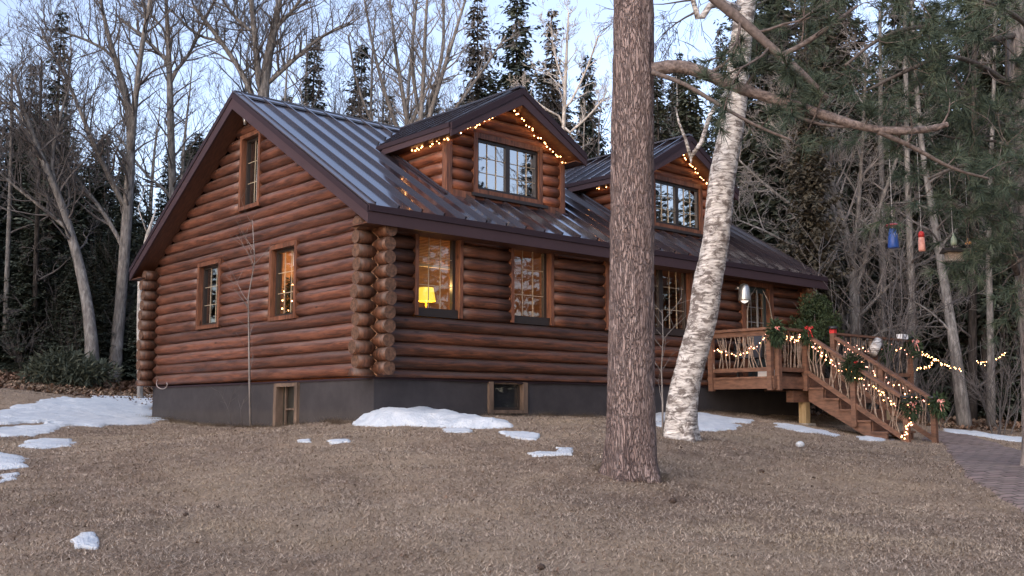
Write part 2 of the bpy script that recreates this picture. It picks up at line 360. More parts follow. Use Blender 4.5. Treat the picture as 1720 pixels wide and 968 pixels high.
# ------------------------------------------------------------------ ground
def ground_mat():
    m, nt, b = newmat('dormant_lawn')
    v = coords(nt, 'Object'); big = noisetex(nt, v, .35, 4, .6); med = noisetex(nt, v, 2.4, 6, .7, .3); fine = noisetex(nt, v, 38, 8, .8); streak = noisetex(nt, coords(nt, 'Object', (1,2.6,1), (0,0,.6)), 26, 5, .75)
    c = ramp(nt, fine, [(.36,(.05,.037,.030)),(.5,(.21,.155,.122)),(.66,(.48,.39,.31))])
    c = mix(nt, ramp(nt, streak, [(.42,(0,0,0)),(.62,(.6,.6,.6))]), c, (.36,.29,.215))
    c = mix(nt, ramp(nt, med, [(.35,(.75,.75,.75)),(.6,(0,0,0))]), c, (.12,.085,.07))
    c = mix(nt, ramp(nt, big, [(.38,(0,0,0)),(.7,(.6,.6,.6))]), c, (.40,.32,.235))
    # leaf litter under the trees: farther than a wandering line behind the lawn
    ge = N(nt, 'ShaderNodeNewGeometry'); wob = noisetex(nt, v, .5, 4)
    dp = N(nt, 'ShaderNodeVectorMath', operation='DOT_PRODUCT'); dp.inputs[1].default_value = tuple(HF); nt.links.new(ge.outputs['Position'], dp.inputs[0])
    ad = N(nt, 'ShaderNodeMath', operation='MULTIPLY_ADD'); nt.links.new(wob, ad.inputs[0]); ad.inputs[1].default_value = 5; nt.links.new(dp.outputs['Value'], ad.inputs[2])
    base = float(CAM@HF)
    mr = N(nt, 'ShaderNodeMapRange'); mr.inputs[1].default_value = base+24.2; mr.inputs[2].default_value = base+26.5; nt.links.new(ad.outputs[0], mr.inputs[0])
    lit = ramp(nt, noisetex(nt, v, 18, 6, .7), [(.3,(.03,.02,.015)),(.5,(.1,.06,.042)),(.7,(.19,.115,.08))])
    c = mix(nt, mr.outputs[0], c, lit)
    nt.links.new(c, b.inputs['Base Color']); b.inputs['Roughness'].default_value = .95; b.inputs['Specular IOR Level'].default_value = .1
    bump(nt, b, mix(nt, .5, fine, streak), .9, .03); return m
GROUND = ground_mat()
us = np.concatenate([-np.geomspace(75, 12, 24)[:-1], np.linspace(-12, 12, 260), np.geomspace(12, 75, 24)[1:]])
ds = np.concatenate([np.linspace(-22, 2.5, 24)[:-1], np.linspace(2.5, 26, 330), np.geomspace(26, 130, 50)[1:]])
U, D = np.meshgrid(us, ds)
X = CAM[0]+RT[0]*U+HF[0]*D; Y = CAM[1]+RT[1]*U+HF[1]*D; Z = ground_np(X, Y)
V = np.stack([X, Y, Z], -1).reshape(-1, 3); nu = len(us); nd = len(ds)
ii = (np.arange(nd-1)[:,None]*nu + np.arange(nu-1)[None]).ravel()
F = np.stack([ii, ii+1, ii+nu+1, ii+nu], 1)
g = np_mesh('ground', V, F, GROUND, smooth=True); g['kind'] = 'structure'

def blades(name, n, dlo, dhi, mat, size, w, power=1.0, flat=.5, wide=1.0, skip=None):
    d = dlo*(dhi/dlo)**(rng.random(n)**power); la = (rng.random(n)-.5)*2*(.53*wide)*d
    x = CAM[0]+RT[0]*la+HF[0]*d; y = CAM[1]+RT[1]*la+HF[1]*d
    clump = np.sin(x*5.3+2*np.sin(y*3.1))*np.sin(y*4.7+x*1.3)
    keep = (rng.random(n) < .75+.25*clump) & ~((x > -.1)&(x < 10.6)&(y > -.05)&(y < 7.5))
    if skip is not None: keep &= ~skip(x, y)
    x, y, clump = x[keep], y[keep], clump[keep]; n = len(x); z = ground_np(x, y)+.004
    a = rng.uniform(0, 2*np.pi, n); L = size*rng.uniform(.5, 1.5, n); el = rng.random(n)*flat
    ww = w*rng.uniform(.6, 1.4, n)*(np.hypot(x-CAM[0], y-CAM[1])/7)**.6
    ux, uy = np.cos(a), np.sin(a)
    p0 = np.stack([x-uy*ww, y+ux*ww, z], 1); p1 = np.stack([x+uy*ww, y-ux*ww, z], 1)
    p2 = np.stack([x+ux*L*np.cos(el), y+uy*L*np.cos(el), z+L*np.sin(el)+.004], 1)
    V = np.stack([p0, p1, p2], 1).reshape(-1, 3)
    o = np_mesh(name, V, np.arange(3*n).reshape(-1, 3), mat)
    at_ = o.data.attributes.new('tone', 'FLOAT', 'POINT'); at_.data.foreach_set('value', np.repeat(rng.random(n).astype(np.float32), 3))
    return o
def tonemat(name, stops):
    m, nt, b = newmat(name); a = N(nt, 'ShaderNodeAttribute'); a.attribute_name = 'tone'
    med = noisetex(nt, coords(nt, 'Object'), 1.6, 4, .6); lo = noisetex(nt, coords(nt, 'Object', (1,1,1), (0,0,.4)), .55, 5, .65)
    c = ramp(nt, a.outputs['Fac'], stops); c = mix(nt, ramp(nt, med, [(.35,(.5,.5,.5)),(.65,(0,0,0))]), c, (.10,.072,.058)); c = mix(nt, ramp(nt, lo, [(.5,(0,0,0)),(.68,(.6,.6,.6))]), c, (.42,.34,.24)); c = mix(nt, ramp(nt, lo, [(.3,(.45,.45,.45)),(.42,(0,0,0))]), c, (.12,.10,.06))
    nt.links.new(c, b.inputs['Base Color']); b.inputs['Roughness'].default_value = .8; b.inputs['Specular IOR Level'].default_value = .15
    return m
STRAW = tonemat('straw_blades', [(0,(.05,.037,.030)),(.3,(.18,.135,.107)),(.65,(.37,.29,.235)),(1,(.70,.60,.50))])
PATHPX = [(1548,741),(1582,743),(1600,769),(1625,803),(1677,838),(1735,868),(1850,900),(1880,850),(1780,790),(1705,756),(1640,736),(1592,724),(1560,728)]
path_poly = [onground(*p)[:2] for p in PATHPX]
def inside(x, y, poly):
    c = np.zeros(x.shape, bool); n = len(poly)
    for i in range(n):
        x0, y0 = poly[i]; x1, y1 = poly[(i+1)%n]
        t = ((y0 > y) != (y1 > y)) & (x < (x1-x0)*(y-y0)/(y1-y0+1e-12)+x0); c ^= t
    return c
o = blades('dry_grass', 560000, 4.6, 24, STRAW, .036, .0022, .8, .55, 1.0, lambda x, y: inside(x, y, path_poly)); tag(o, kind='stuff')
LEAFL = tonemat('dead_leaf', [(0,(.04,.026,.02)),(.5,(.12,.07,.048)),(1,(.26,.16,.11))])
o = blades('fallen_leaves', 90000, 21, 45, LEAFL, .085, .022, .9, .9, 1.15); tag(o, kind='stuff')
o = blades('scattered_leaves', 1500, 5, 22, LEAFL, .035, .012, .8, .35, 1.0); tag(o, kind='stuff')

def edge_dist(x, y, poly):
    d = np.full(x.shape, 1e9); n = len(poly)
    for i in range(n):
        ax, ay = poly[i]; bx, by = poly[(i+1)%n]; vx, vy = bx-ax, by-ay
        t = np.clip(((x-ax)*vx+(y-ay)*vy)/(vx*vx+vy*vy+1e-12), 0, 1); d = np.minimum(d, np.hypot(x-ax-t*vx, y-ay-t*vy))
    return np.where(inside(x, y, poly), d, -d)
def fbm(x, y, s, ph):
    f = np.zeros(x.shape); a = 1
    for k in range(5):
        f += a*np.sin(x*s+ph[k]+1.7*np.sin(y*s*.8+ph[k+1]))*np.sin(y*s*1.13+ph[k+2]+1.3*np.sin(x*s*.7+ph[k])); s *= 1.9; a *= .6
    return f
def sheet(name, poly, mat, thick, edge=.0, step=.04, ragged=.0, round_=.25, sfreq=2.5, base=.012, bare=0.):
    P = np.array(poly); x0, y0 = P.min(0)-.3; x1, y1 = P.max(0)+.3
    nx = int((x1-x0)/step)+2; ny = int((y1-y0)/step)+2
    X, Y = np.meshgrid(np.linspace(x0, x1, nx), np.linspace(y0, y1, ny)); ph = rng.uniform(0, 6, 8)
    e = edge_dist(X, Y, poly); n1 = fbm(X, Y, sfreq, ph)
    e = e + ragged*n1 + .45*ragged*fbm(X, Y, sfreq*3.7, ph[::-1]) - edge
    if bare: e = np.where(fbm(X, Y, sfreq*.55, ph[::-1]) > bare, -np.abs(e)-.01, e)
    h = np.where(e > 0, .65*thick*(1-np.exp(-np.maximum(e,0)/round_))+base, -.03)
    Z = ground_np(X, Y)+h+np.where(e > 0, .012*min(1, thick*15)*fbm(X, Y, 5, ph), 0)
    ins = e > -step*1.5
    cell = ins[:-1,:-1]|ins[1:,:-1]|ins[:-1,1:]|ins[1:,1:]
    idx = np.arange(nx*ny).reshape(ny, nx); F = np.stack([idx[:-1,:-1][cell], idx[:-1,1:][cell], idx[1:,1:][cell], idx[1:,:-1][cell]], 1)
    used = np.unique(F); rem = np.full(nx*ny, -1); rem[used] = np.arange(len(used))
    V = np.stack([X, Y, Z], -1).reshape(-1, 3)[used]
    return np_mesh(name, V, rem[F], mat, smooth=True)
# brick path
def brick_mat():
    m, nt, b = newmat('clay_pavers'); v = coords(nt, 'Object', (1,1,1), (0,0,R(25)))
    br = N(nt, 'ShaderNodeTexBrick'); br.inputs['Scale'].default_value = 1.0; br.inputs['Brick Width'].default_value = .23; br.inputs['Row Height'].default_value = .115
    br.inputs['Mortar Size'].default_value = .012; br.inputs['Color1'].default_value = (.14,.10,.095,1); br.inputs['Color2'].default_value = (.24,.18,.17,1); br.inputs['Mortar'].default_value = (.035,.028,.025,1)
    nt.links.new(v, br.inputs['Vector']); f = noisetex(nt, v, 5, 6, .7)
    c = mix(nt, ramp(nt, f, [(.4,(0,0,0)),(.7,(.7,.7,.7))]), br.outputs['Color'], (.17,.14,.12))
    nt.links.new(c, b.inputs['Base Color']); b.inputs['Roughness'].default_value = .85
    bump(nt, b, br.outputs['Fac'], -.6, .01); return m
o = sheet('brick_path', path_poly, brick_mat(), .012, step=.05, ragged=.02, round_=.02, base=.012); tag(o, kind='structure')

def snow(px, label, thick=.05, ragged=.06, step=.04, sfreq=3, name='snow_patch', bare=0., group=None, **k):
    poly = [onground(*p)[:2] for p in px]
    o = sheet(name, poly, SNOW, thick, step=step, ragged=ragged, sfreq=sfreq, bare=bare, **k); return tag(o, label, 'snow', group)
snow([(-60,706),(0,692),(60,676),(130,669),(200,667),(262,664),(262,704),(255,712),(200,716),(120,722),(60,733),(0,736),(-60,738)], 'wide sheet of old snow across the lawn left of the cabin', .045, .12, .05, 2.4, bare=.95)
snow([(30,744),(70,738),(130,742),(120,752),(70,755),(40,752)], 'thin ragged snow strip below the wide snow sheet at left', .03, .07, .04, 3.5)
snow([(-40,768),(0,760),(22,764),(42,778),(30,788),(0,791),(-40,792)], 'snow patch cut off by the left edge of the photo', .04, .07, .04, 3.5)
snow([(118,914),(135,899),(160,896),(168,912),(163,926),(130,926)], 'small white snow patch alone on the near lawn', .02, .010, .012, 6, round_=.06)
snow([(0,800),(30,798),(34,806),(0,812)], 'thin snow sliver on the lawn near the left edge', .02, .03, .02, 5, round_=.1)
snow([(1097,695),(1130,694),(1180,696),(1215,700),(1250,717),(1236,723),(1180,726),(1097,716)], 'snow bank behind the foot of the birch', .07, .05, .05, 3)
snow([(1215,705),(1262,706),(1260,712),(1222,711)], 'short snow strip under the near end of the deck', .03, .05, .04, 3)
snow([(1298,712),(1330,714),(1370,722),(1412,731),(1400,734),(1340,727),(1305,719)], 'long thin snow strip on the grass below the deck', .04, .05, .03, 4)
snow([(1438,735),(1470,733),(1500,739),(1480,743),(1445,741)], 'small snow strip beside the foot of the stairs', .03, .03, .025, 5)
snow([(840,728),(880,726),(905,731),(900,740),(860,739)], 'snow patch lying off the right toe of the snow pile', .03, .03, .02, 5, round_=.12)
snow([(745,722),(785,720),(792,727),(750,727)], 'snow sliver just below the snow pile', .02, .02, .02, 5, round_=.1)
snow([(885,765),(930,762),(932,755),(955,754),(965,768),(900,770)], 'faint snow patch on the lawn left of the pine trunk', .015, .03, .015, 6, round_=.1)
snow([(497,741),(520,740),(522,745),(500,745)], 'tiny snow scrap left of the pair below the basement hatch', .015, .015, .012, 7, round_=.06)
snow([(550,743),(575,740),(592,740),(590,744),(555,747)], 'thin snow scrap on the lawn between basement hatch and snow pile', .015, .02, .012, 6, round_=.06)
snow([(1584,721),(1640,725),(1720,736),(1800,746),(1800,754),(1720,744),(1640,733),(1584,727)], 'long snow edge along the back of the brick path', .05, .03, .04, 4)
# the heap below the roof corner
def pile():
    base = [(598,716),(620,702),(655,698),(700,698),(770,700),(820,706),(862,720),(838,722),(760,719),(690,717)]
    poly = [onground(*p)[:2] for p in base]
    P = np.array(poly); x0, y0 = P.min(0)-.3; x1, y1 = P.max(0)+.3; st = .035
    nx = int((x1-x0)/st)+2; ny = int((y1-y0)/st)+2
    X, Y = np.meshgrid(np.linspace(x0, x1, nx), np.linspace(y0, y1, ny)); ph = rng.uniform(0, 6, 8)
    e = edge_dist(X, Y, poly)+.05*fbm(X, Y, 3, ph)
    h = np.where(e > 0, .19*(1-np.exp(-(np.maximum(e,0)/.22)**1.4))+.012, -.03)
    la = (X-CAM[0])*RT[0]+(Y-CAM[1])*RT[1]; t = np.clip((la+1.75)/1.5, 0, 1); h = np.where(e > 0, h*(1-.45*t)+.014*fbm(X, Y, 3, ph)+.006*fbm(X, Y, 13, ph), h)
    Z = ground_np(X, Y)+h; ins = e > -.05; cell = ins[:-1,:-1]|ins[1:,:-1]|ins[:-1,1:]|ins[1:,1:]
    idx = np.arange(nx*ny).reshape(ny, nx); F = np.stack([idx[:-1,:-1][cell], idx[:-1,1:][cell], idx[1:,1:][cell], idx[1:,:-1][cell]], 1)
    used = np.unique(F); rem = np.full(nx*ny, -1); rem[used] = np.arange(len(used))
    o = np_mesh('snow_pile', np.stack([X, Y, Z], -1).reshape(-1, 3)[used], rem[F], SNOW, smooth=True)
    tag(o, 'long heap of slid-off snow against the foundation at the cabin corner', 'snow')
pile()
def lump(name, px, py, r, mat, label, cat, sq=.8):
    P = onground(px, py); m = MB()
    bpy_v = []
    n = 14
    for i in range(n+1):
        for j in range(2*n):
            t = math.pi*i/n; a = math.pi*j/n; d = Vector((math.sin(t)*math.cos(a), math.sin(t)*math.sin(a), math.cos(t)))
            rr = r*(1+.22*mnoise.noise(d*2.2+Vector((px,0,0)))); bpy_v.append((P[0]+d.x*rr, P[1]+d.y*rr, P[2]+r*.7+d.z*rr*sq))
    fs = [(i*2*n+j, i*2*n+(j+1)%(2*n), (i+1)*2*n+(j+1)%(2*n), (i+1)*2*n+j) for i in range(n) for j in range(2*n)]
    m.add(bpy_v, fs); o = m.build(name, mat, smooth=True); tag(o, label, cat); return o
lump('snowball', 1344, 752, .055, SNOW, 'round lump of snow on the lawn in front of the deck', 'snowball')
lump('stone', 1348, 712, .06, simple('grey_stone', (.12,.11,.1), (.3,.28,.26), 12, .9), 'small pale stone under the deck', 'stone')
CONE = simple('pine_cone_brown', (.02,.012,.01), (.06,.04,.03), 40, .9)
for px, py, r, l in ((1279,796,.03,'dark pine cone on the pale grass right of the pine'),(1130,846,.03,'dark pine cone on the lawn below the pine trunk'),(1367,806,.022,'small pine cone at the edge of the pale grass patch'),(909,958,.024,'pine cone at the bottom of the lawn'),(312,868,.02,'small pine cone on the left part of the lawn')):
    lump('pine_cone', px, py, r, CONE, l, 'pine cone')

# ------------------------------------------------------------------ cabin
F0 = 0.6; W = 7.32; L = 10.45; OG = .35; OE = .338; ZE = F0+2.251; S = .6188; ZR = ZE+S*(W/2+OE)
CH = .1865; LR = .0975
cabin = empty('log_cabin', (L/2, W/2, 0), 'brown stained log cabin with metal roof and two lit dormers', 'cabin')
def roofz(y): return ZE+S*(y+OE) if y <= W/2 else ZE+S*(W-y+OE)
def logtube(mb, a, b, c1, c2, zc, axis, r=LR, zmin=None, seed=0, ends=None):
    """log along axis 0 or 1, from a to b; c1 other coordinate"""
    n = max(2, int(abs(b-a)/.35)+1); P = []; rr = []
    rs = random.Random(seed*7.3+zc*31+a)
    ph = rs.random()*6
    for i in range(n+1):
        t = a+(b-a)*i/n; wob = .0045*math.sin(t*1.9+ph)+.003*math.sin(t*5.1+ph*2)
        p = (t, c1+wob, zc+.003*math.sin(t*2.7+ph)) if axis == 0 else (c1+wob, t, zc+.003*math.sin(t*2.7+ph))
        P.append(p); rr.append(r*(1+.02*math.sin(t*1.3+ph*3)))
    k = len(mb.v); 
    # chamfered ends
    rr[0] *= .97; rr[-1] *= .97
    mb.tube(P, rr, 16, True)
    if zmin is not None:
        for i in range(k, len(mb.v)):
            v = mb.v[i]
            if v[2] < zmin: mb.v[i] = (v[0], v[1], zmin)
def wall_logs(mb, axis, lo, hi, off, z0, rows, openings, hw=None, r=LR, ext=None):
    for k in range(rows):
        z = z0+CH*k
        a, b = lo, hi
        if hw: 
            q = hw(z)
            if q is None: continue
            a, b = max(a, q[0]), min(b, q[1])
            if b-a < .12: continue
        segs = [(a, b)]
        for (o0, o1, zz0, zz1) in openings:
            if zz0-.05 < z < zz1+.02:
                ns = []
                for s0, s1 in segs:
                    if o1 <= s0 or o0 >= s1: ns.append((s0, s1))
                    else:
                        if o0-s0 > .04: ns.append((s0, o0))
                        if s1-o1 > .04: ns.append((o1, s1))
                segs = ns
        for i, (s0, s1) in enumerate(segs):
            logtube(mb, s0, s1, off, None, z, axis, r, F0+.004 if z < F0+.12 else None, seed=k*13+i+axis*100)
# openings: (lo, hi, z0, z1)
FWIN = [(.64,1.50,1.475,2.78,1),(2.44,3.34,1.475,2.78,1),(4.60,6.83,1.475,2.78,3)]
DOOR = (8.36,9.28,.72,2.62)
GWIN = [(2.05,2.88,1.53,2.72,1),(4.58,5.46,1.55,2.72,1)]
AWIN = (3.30,4.00,3.44,4.72)
f_op = [w[:4] for w in FWIN]+[DOOR]
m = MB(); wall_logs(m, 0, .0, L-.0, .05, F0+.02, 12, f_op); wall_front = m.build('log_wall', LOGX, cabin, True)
def gable_half(z):
    # roof underside: logs run right up under it
    top = z+LR*.2; y0 = (top-(ZE-.16))/S-OE
    y0 = max(y0, 0.); y1 = W-y0
    return (y0, y1) if y1-y0 > .2 else None
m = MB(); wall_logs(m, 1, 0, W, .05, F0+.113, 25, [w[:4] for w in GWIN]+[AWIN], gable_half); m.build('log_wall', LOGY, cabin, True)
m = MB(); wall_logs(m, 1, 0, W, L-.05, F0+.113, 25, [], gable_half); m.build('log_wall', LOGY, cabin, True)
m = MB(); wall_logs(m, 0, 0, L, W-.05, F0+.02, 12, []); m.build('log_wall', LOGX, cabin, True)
# log ends at the corners
def corner(cx, cy, sx, sy, n=12):
    a = MB(); e = MB(); a2 = MB(); e2 = MB(); zig = MB(); P = []
    for k in range(n):
        zf = F0+.02+CH*k; rs = random.Random(k+cx*3+cy)
        ln = .29+rs.uniform(-.03,.03)
        x0, x1 = sorted((cx+sx*.0, cx+sx*ln)); yy = cy-sy*.05
        logtube(a, x0, x1, yy, None, zf, 0, LR*rs.uniform(.97,1.03), F0+.004 if k == 0 else None, seed=k+50)
        if k > 0:
            e.tube([(cx+sx*(ln-.002), yy, zf),(cx+sx*(ln+.004), yy, zf)], LR*.955, 16)
        P.append((cx-sx*.004, cy+sy*.060, zf))
        if k < n-0:
            zg = F0+.113+CH*k; ln = .29+rs.uniform(-.03,.03)
            y0, y1 = sorted((cy, cy+sy*ln)); xx = cx-sx*.05
            if zg < F0+2.15:
                logtube(a2, y0, y1, xx, None, zg, 1, LR*rs.uniform(.97,1.03), None, seed=k+80)
                e2.tube([(xx, cy+sy*(ln-.002), zg),(xx, cy+sy*(ln+.004), zg)], LR*.955, 16)
                P.append((cx+sx*.060, cy-sy*.004, zg))
    zig.tube(P, .006, 5)
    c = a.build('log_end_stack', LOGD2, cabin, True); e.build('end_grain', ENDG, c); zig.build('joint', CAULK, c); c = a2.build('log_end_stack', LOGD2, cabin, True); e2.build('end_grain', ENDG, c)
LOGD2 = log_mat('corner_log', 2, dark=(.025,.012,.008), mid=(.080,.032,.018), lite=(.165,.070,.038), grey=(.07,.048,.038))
corner(0, 0, -1, -1); corner(0, W, -1, 1); corner(L, 0, 1, -1); corner(L, W, 1, 1)
# foundation
m = MB(); BW1 = (2.05,2.76,.14,.575); HW = (1.98,2.62,-.12,.56)
# front plinth with basement window opening, gable plinth with hatch opening
def plinth(axis, lo, hi, off0, off1, op, zb=-1.0, zt=F0-.001):
    a, b, z0, z1 = op
    def bx(p0, p1, q0, q1):
        if axis == 0: m.box((p0, off0, q0), (p1, off1, q1))
        else: m.box((off0, p0, q0), (off1, p1, q1))
    bx(lo, a, zb, zt); bx(b, hi, zb, zt); bx(a, b, zb, z0); bx(a, b, z1, zt)
plinth(0, .012, L-.012, .012, .2, BW1); plinth(1, .2, W-.012, .012, .2, HW)
m.box((.2, W-.2, -1), (L-.012, W-.012, F0-.001)); m.box((L-.2, .2, -1), (L-.012, W-.2, F0-.001))
fo = m.build('foundation', FOUND, cabin)
m = MB(); m.box((-.006,-.006,F0-.03),(L,.011,F0-.002)); m.box((-.006,.011,F0-.03),(.011,W,F0-.002)); m.tube([(1.2,-.02,F0-.02),(2.2,-.022,F0-.035),(2.45,-.03,F0-.015),(2.6,-.02,F0-.04),(3.4,-.022,F0-.02),(4.6,-.02,F0-.03)], .006, 5); m.build('sill_cable', DRIP, fo)
# hose loop on the gable
m = MB(); hp = [(-.06, 6.75+.24*math.cos(t), F0+.02-.10*math.sin(t)+.04*math.cos(t*.5)) for t in np.linspace(-.6, 3.6, 18)]; m.tube(hp, .009, 6); m.build('hose', simple('grey_hose', (.25,.22,.22), None), cabin, True)

def window(parent, axis, a, b, z0, z1, off, sign, nleaf, nv, nh, glass, trimw=.075, recess=.07, vtrim=True, sill=True, nm='window', topm=True, sd=.045):
    """axis: wall runs along X (0) or Y (1); off = wall face, sign = outward direction"""
    def bx(mb, p0, p1, q0, q1, e0, e1):   # along, z, depth outward from off
        if axis == 0: mb.box((p0, off+sign*e0, q0), (p1, off+sign*e1, q1))
        else: mb.box((off+sign*e0, p0, q0), (off+sign*e1, p1, q1))
    t = trimw; w = MB()
    bx(w, a, a+t, z0, z1, -.15, .046); bx(w, b-t, b, z0, z1, -.15, .048)
    if sill: bx(w, a+t, b-t, z0, z0+t*.9, -.15, .05)
    if topm: bx(w, a+t, b-t, z1-t, z1, -.15, .05)
    if not topm: bx(w, a+t, b-t, z1-.03, z1, -.14, .03)
    fr = w.build(nm, TRIM, parent)
    a2, b2, c2, d2 = a+t, b-t, z0+(t*.9 if sill else 0), z1-(t if topm else 0)
    s = MB(); g = MB(); mu = MB(); f = sd; R0 = -recess
    lw = (b2-a2)/nleaf
    for i in range(nleaf):
        p0 = a2+lw*i; p1 = p0+lw
        bx(s, p0, p0+f, c2, d2, R0-.03, R0+.03); bx(s, p1-f, p1, c2, d2, R0-.03, R0+.03); bx(s, p0+f, p1-f, c2, c2+f, R0-.03, R0+.028); bx(s, p0+f, p1-f, d2-f, d2, R0-.03, R0+.028)
        (g.add([(p0+f,off+sign*R0,c2+f),(p1-f,off+sign*R0,c2+f),(p1-f,off+sign*R0,d2-f),(p0+f,off+sign*R0,d2-f)],[(0,1,2,3)]) if axis == 0 else g.add([(off+sign*R0,p0+f,c2+f),(off+sign*R0,p1-f,c2+f),(off+sign*R0,p1-f,d2-f),(off+sign*R0,p0+f,d2-f)],[(0,3,2,1)]))
        for k in range(1, nv): 
            q = p0+f+(p1-p0-2*f)*k/nv; bx(mu, q-.0045, q+.0045, c2+f, d2-f, R0+.004, R0+.014)
        for k in range(1, nh):
            q = c2+f+(d2-c2-2*f)*k/nh; bx(mu, p0+f, p1-f, q-.004, q+.004, R0+.003, R0+.013)
    s.build('sash', SASH, fr); g.build('glass', glass, fr)
    if nv > 1 or nh > 1: mu.build('muntin', MUNT, fr)
    return fr
for (a, b, z0, z1, nl) in FWIN: window(cabin, 0, a, b, z0, z1, 0., -1, nl, 3, 3, GLASS, .062, .09, sill=False, topm=False, sd=.055); m = MB(); m.box((a+.064,-.012,1.47),(b-.064,.13,1.59)); m.build('window_sill', SASH, cabin)
for (a, b, z0, z1, nl) in GWIN: window(cabin, 1, a, b, z0, z1, 0., -1, nl, 3, 3, GLASS, .07)
window(cabin, 1, *AWIN, 0., -1, 1, 2, 3, GLASS, .07)
# panel end boards between log courses
m = MB(); m.box((4.53,-.055,1.47),(4.597,.1,2.72)); m.build('trim_board', TRIM, cabin)
# basement openings
BTR = simple('weathered_frame', (.05,.034,.026), (.15,.105,.078), 8, .8, stretch=(1,1,.3))
a, b, z0, z1 = BW1; m = MB(); t = .055
m.box((a-.03,-.03,z0-.03),(a+t,.15,z1)); m.box((b-t,-.03,z0-.03),(b+.03,.15,z1)); m.box((a+t,-.028,z0-.03),(b-t,.15,z0+.02)); m.box((a+t,.0,z1-.03),(b-t,.15,z1)); w = m.build('basement_window', BTR, cabin)
m = MB(); m.box((a+t,.06,z0+.02),(a+t+.03,.09,z1-.03)); m.box((b-t-.03,.06,z0+.02),(b-t,.09,z1-.03)); m.box((a+t+.03,.06,z0+.02),(b-t-.03,.09,z0+.06)); m.build('sash', SASH, w)
m = MB(); m.add([(a+t+.03,.076,z0+.06),(b-t-.03,.076,z0+.06),(b-t-.03,.076,z1-.03),(a+t+.03,.076,z1-.03)],[(0,1,2,3)]); m.build('glass', GLASS, w); m = MB(); m.box((a+.03,.12,z0-.02),(b-.03,.15,z1)); m.build('panel', simple('basement_shade_tone', (.012,.014,.018), None), w)  # dark sheet added behind the glass, standing in for the unlit basement
a, b, z0, z1 = HW; m = MB()
m.box((-.035,a-.03,z0-.1),(.17,a+.05,z1+.005)); m.box((-.035,b-.05,z0-.1),(.17,b+.03,z1+.005)); m.box((-.033,a+.05,z1-.05),(.17,b-.05,z1+.004)); w = m.build('basement_hatch', BTR, cabin)
m = MB(); m.box((.09,a+.05,z0-.1),(.12,b-.05,z1-.05)); m.build('panel', simple('dark_dusty_panel', (.012,.011,.01), (.03,.028,.022), 9, .4), w)
m = MB(); m.box((.05,b-.2,z0-.1),(.08,b-.17,z1-.05)); m.box((.05,a+.06,z0+.28),(.08,b-.2,z0+.31)); m.build('sash', BTR, w)

# front door
a, b, z0, z1 = DOOR; m = MB()
m.box((a-.06,-.06,z0),(a+.07,.15,z1)); m.box((b-.07,-.06,z0),(b+.06,.15,z1)); m.box((a+.07,-.058,z1-.09),(b-.07,.15,z1)); fr = m.build('door', TRIM, cabin)
DOORM = simple('dark_green_door', (.02,.034,.036), (.03,.045,.048), 6, .4, bmp=0)
m = MB(); d0, d1, e0, e1 = a+.07, b-.07, z0, z1-.09; s = .09
m.box((d0,.03,e0),(d0+s,.07,e1)); m.box((d1-s,.03,e0),(d1,.07,e1)); m.box((d0+s,.03,e0),(d1-s,.069,e0+.55)); m.box((d0+s,.03,e1-.1),(d1-s,.069,e1)); m.build('leaf', DOORM, fr)
m = MB(); m.add([(d0+s,.047,e0+.55),(d1-s,.047,e0+.55),(d1-s,.047,e1-.1),(d0+s,.047,e1-.1)],[(0,1,2,3)]); m.build('glass', GLASS, fr)
m = MB()
for k in (1,2): q = d0+s+(d1-d0-2*s)*k/3; m.box((q-.006,.036,e0+.55),(q+.006,.043,e1-.1))
for k in (1,2,3): q = e0+.55+(e1-e0-.65)*k/4; m.box((d0+s,.035,q-.006),(d1-s,.042,q+.006))
m.box((d0+.44,.0,e0+.3),(d0+.47,.029,e1-.05)); m.build('muntin', simple('grey_muntin', (.2,.2,.2), None), fr)
m = MB()   # bent peeled branches framing the glass
m.tube([(d0+.05,-.07,e0+.2),(d0-.02,-.08,e0+.8),(d0-.01,-.085,e1-.5),(d0+.1,-.085,e1-.2),(d0+.3,-.08,e1-.02)], [.016,.014,.013,.011,.008], 6)
m.tube([(d1-.02,-.07,e0+.2),(d1+.03,-.08,e0+.8),(d1+.02,-.085,e1-.6),(d1-.06,-.085,e1-.3),(d1-.26,-.08,e1-.05)], [.016,.014,.013,.011,.008], 6); m.build('twig_arch', simple('peeled_branch', (.16,.13,.11), (.32,.27,.22), 12), fr, True)
m = MB(); m.lathe([(.001,0),(.028,.005),(.03,.03),(.001,.045)], (d0+.05, -.02, e0+.95), 12); m.build('knob', GALV, fr, True)
# porch lamp
m = MB(); m.lathe([(.115,0),(.118,.02),(.11,.1),(.105,.2),(.09,.27),(.06,.31),(.001,.33)], (8.15,-.22,2.2), 24); m.box((8.12,-.12,2.42),(8.18,-.02,2.48)); pl = m.build('porch_lamp', GALV, cabin, True)
m = MB(); m.lathe([(.001,-.05),(.05,-.03),(.075,0),(.075,.05),(.001,.06)], (8.15,-.22,2.2), 16); m.build('bulb', emit('dim_lamp', (1,.95,.9), .35), pl, True)
# small light under the gable peak
m = MB(); m.box((-.17,W/2-.03,4.93),(-.07,W/2+.03,4.97)); m.lathe([(.02,-.1),(.035,0),(.02,.02)], (-.16,W/2-.04,4.92), 10); m.build('gable_lamp', GALV, cabin, True)

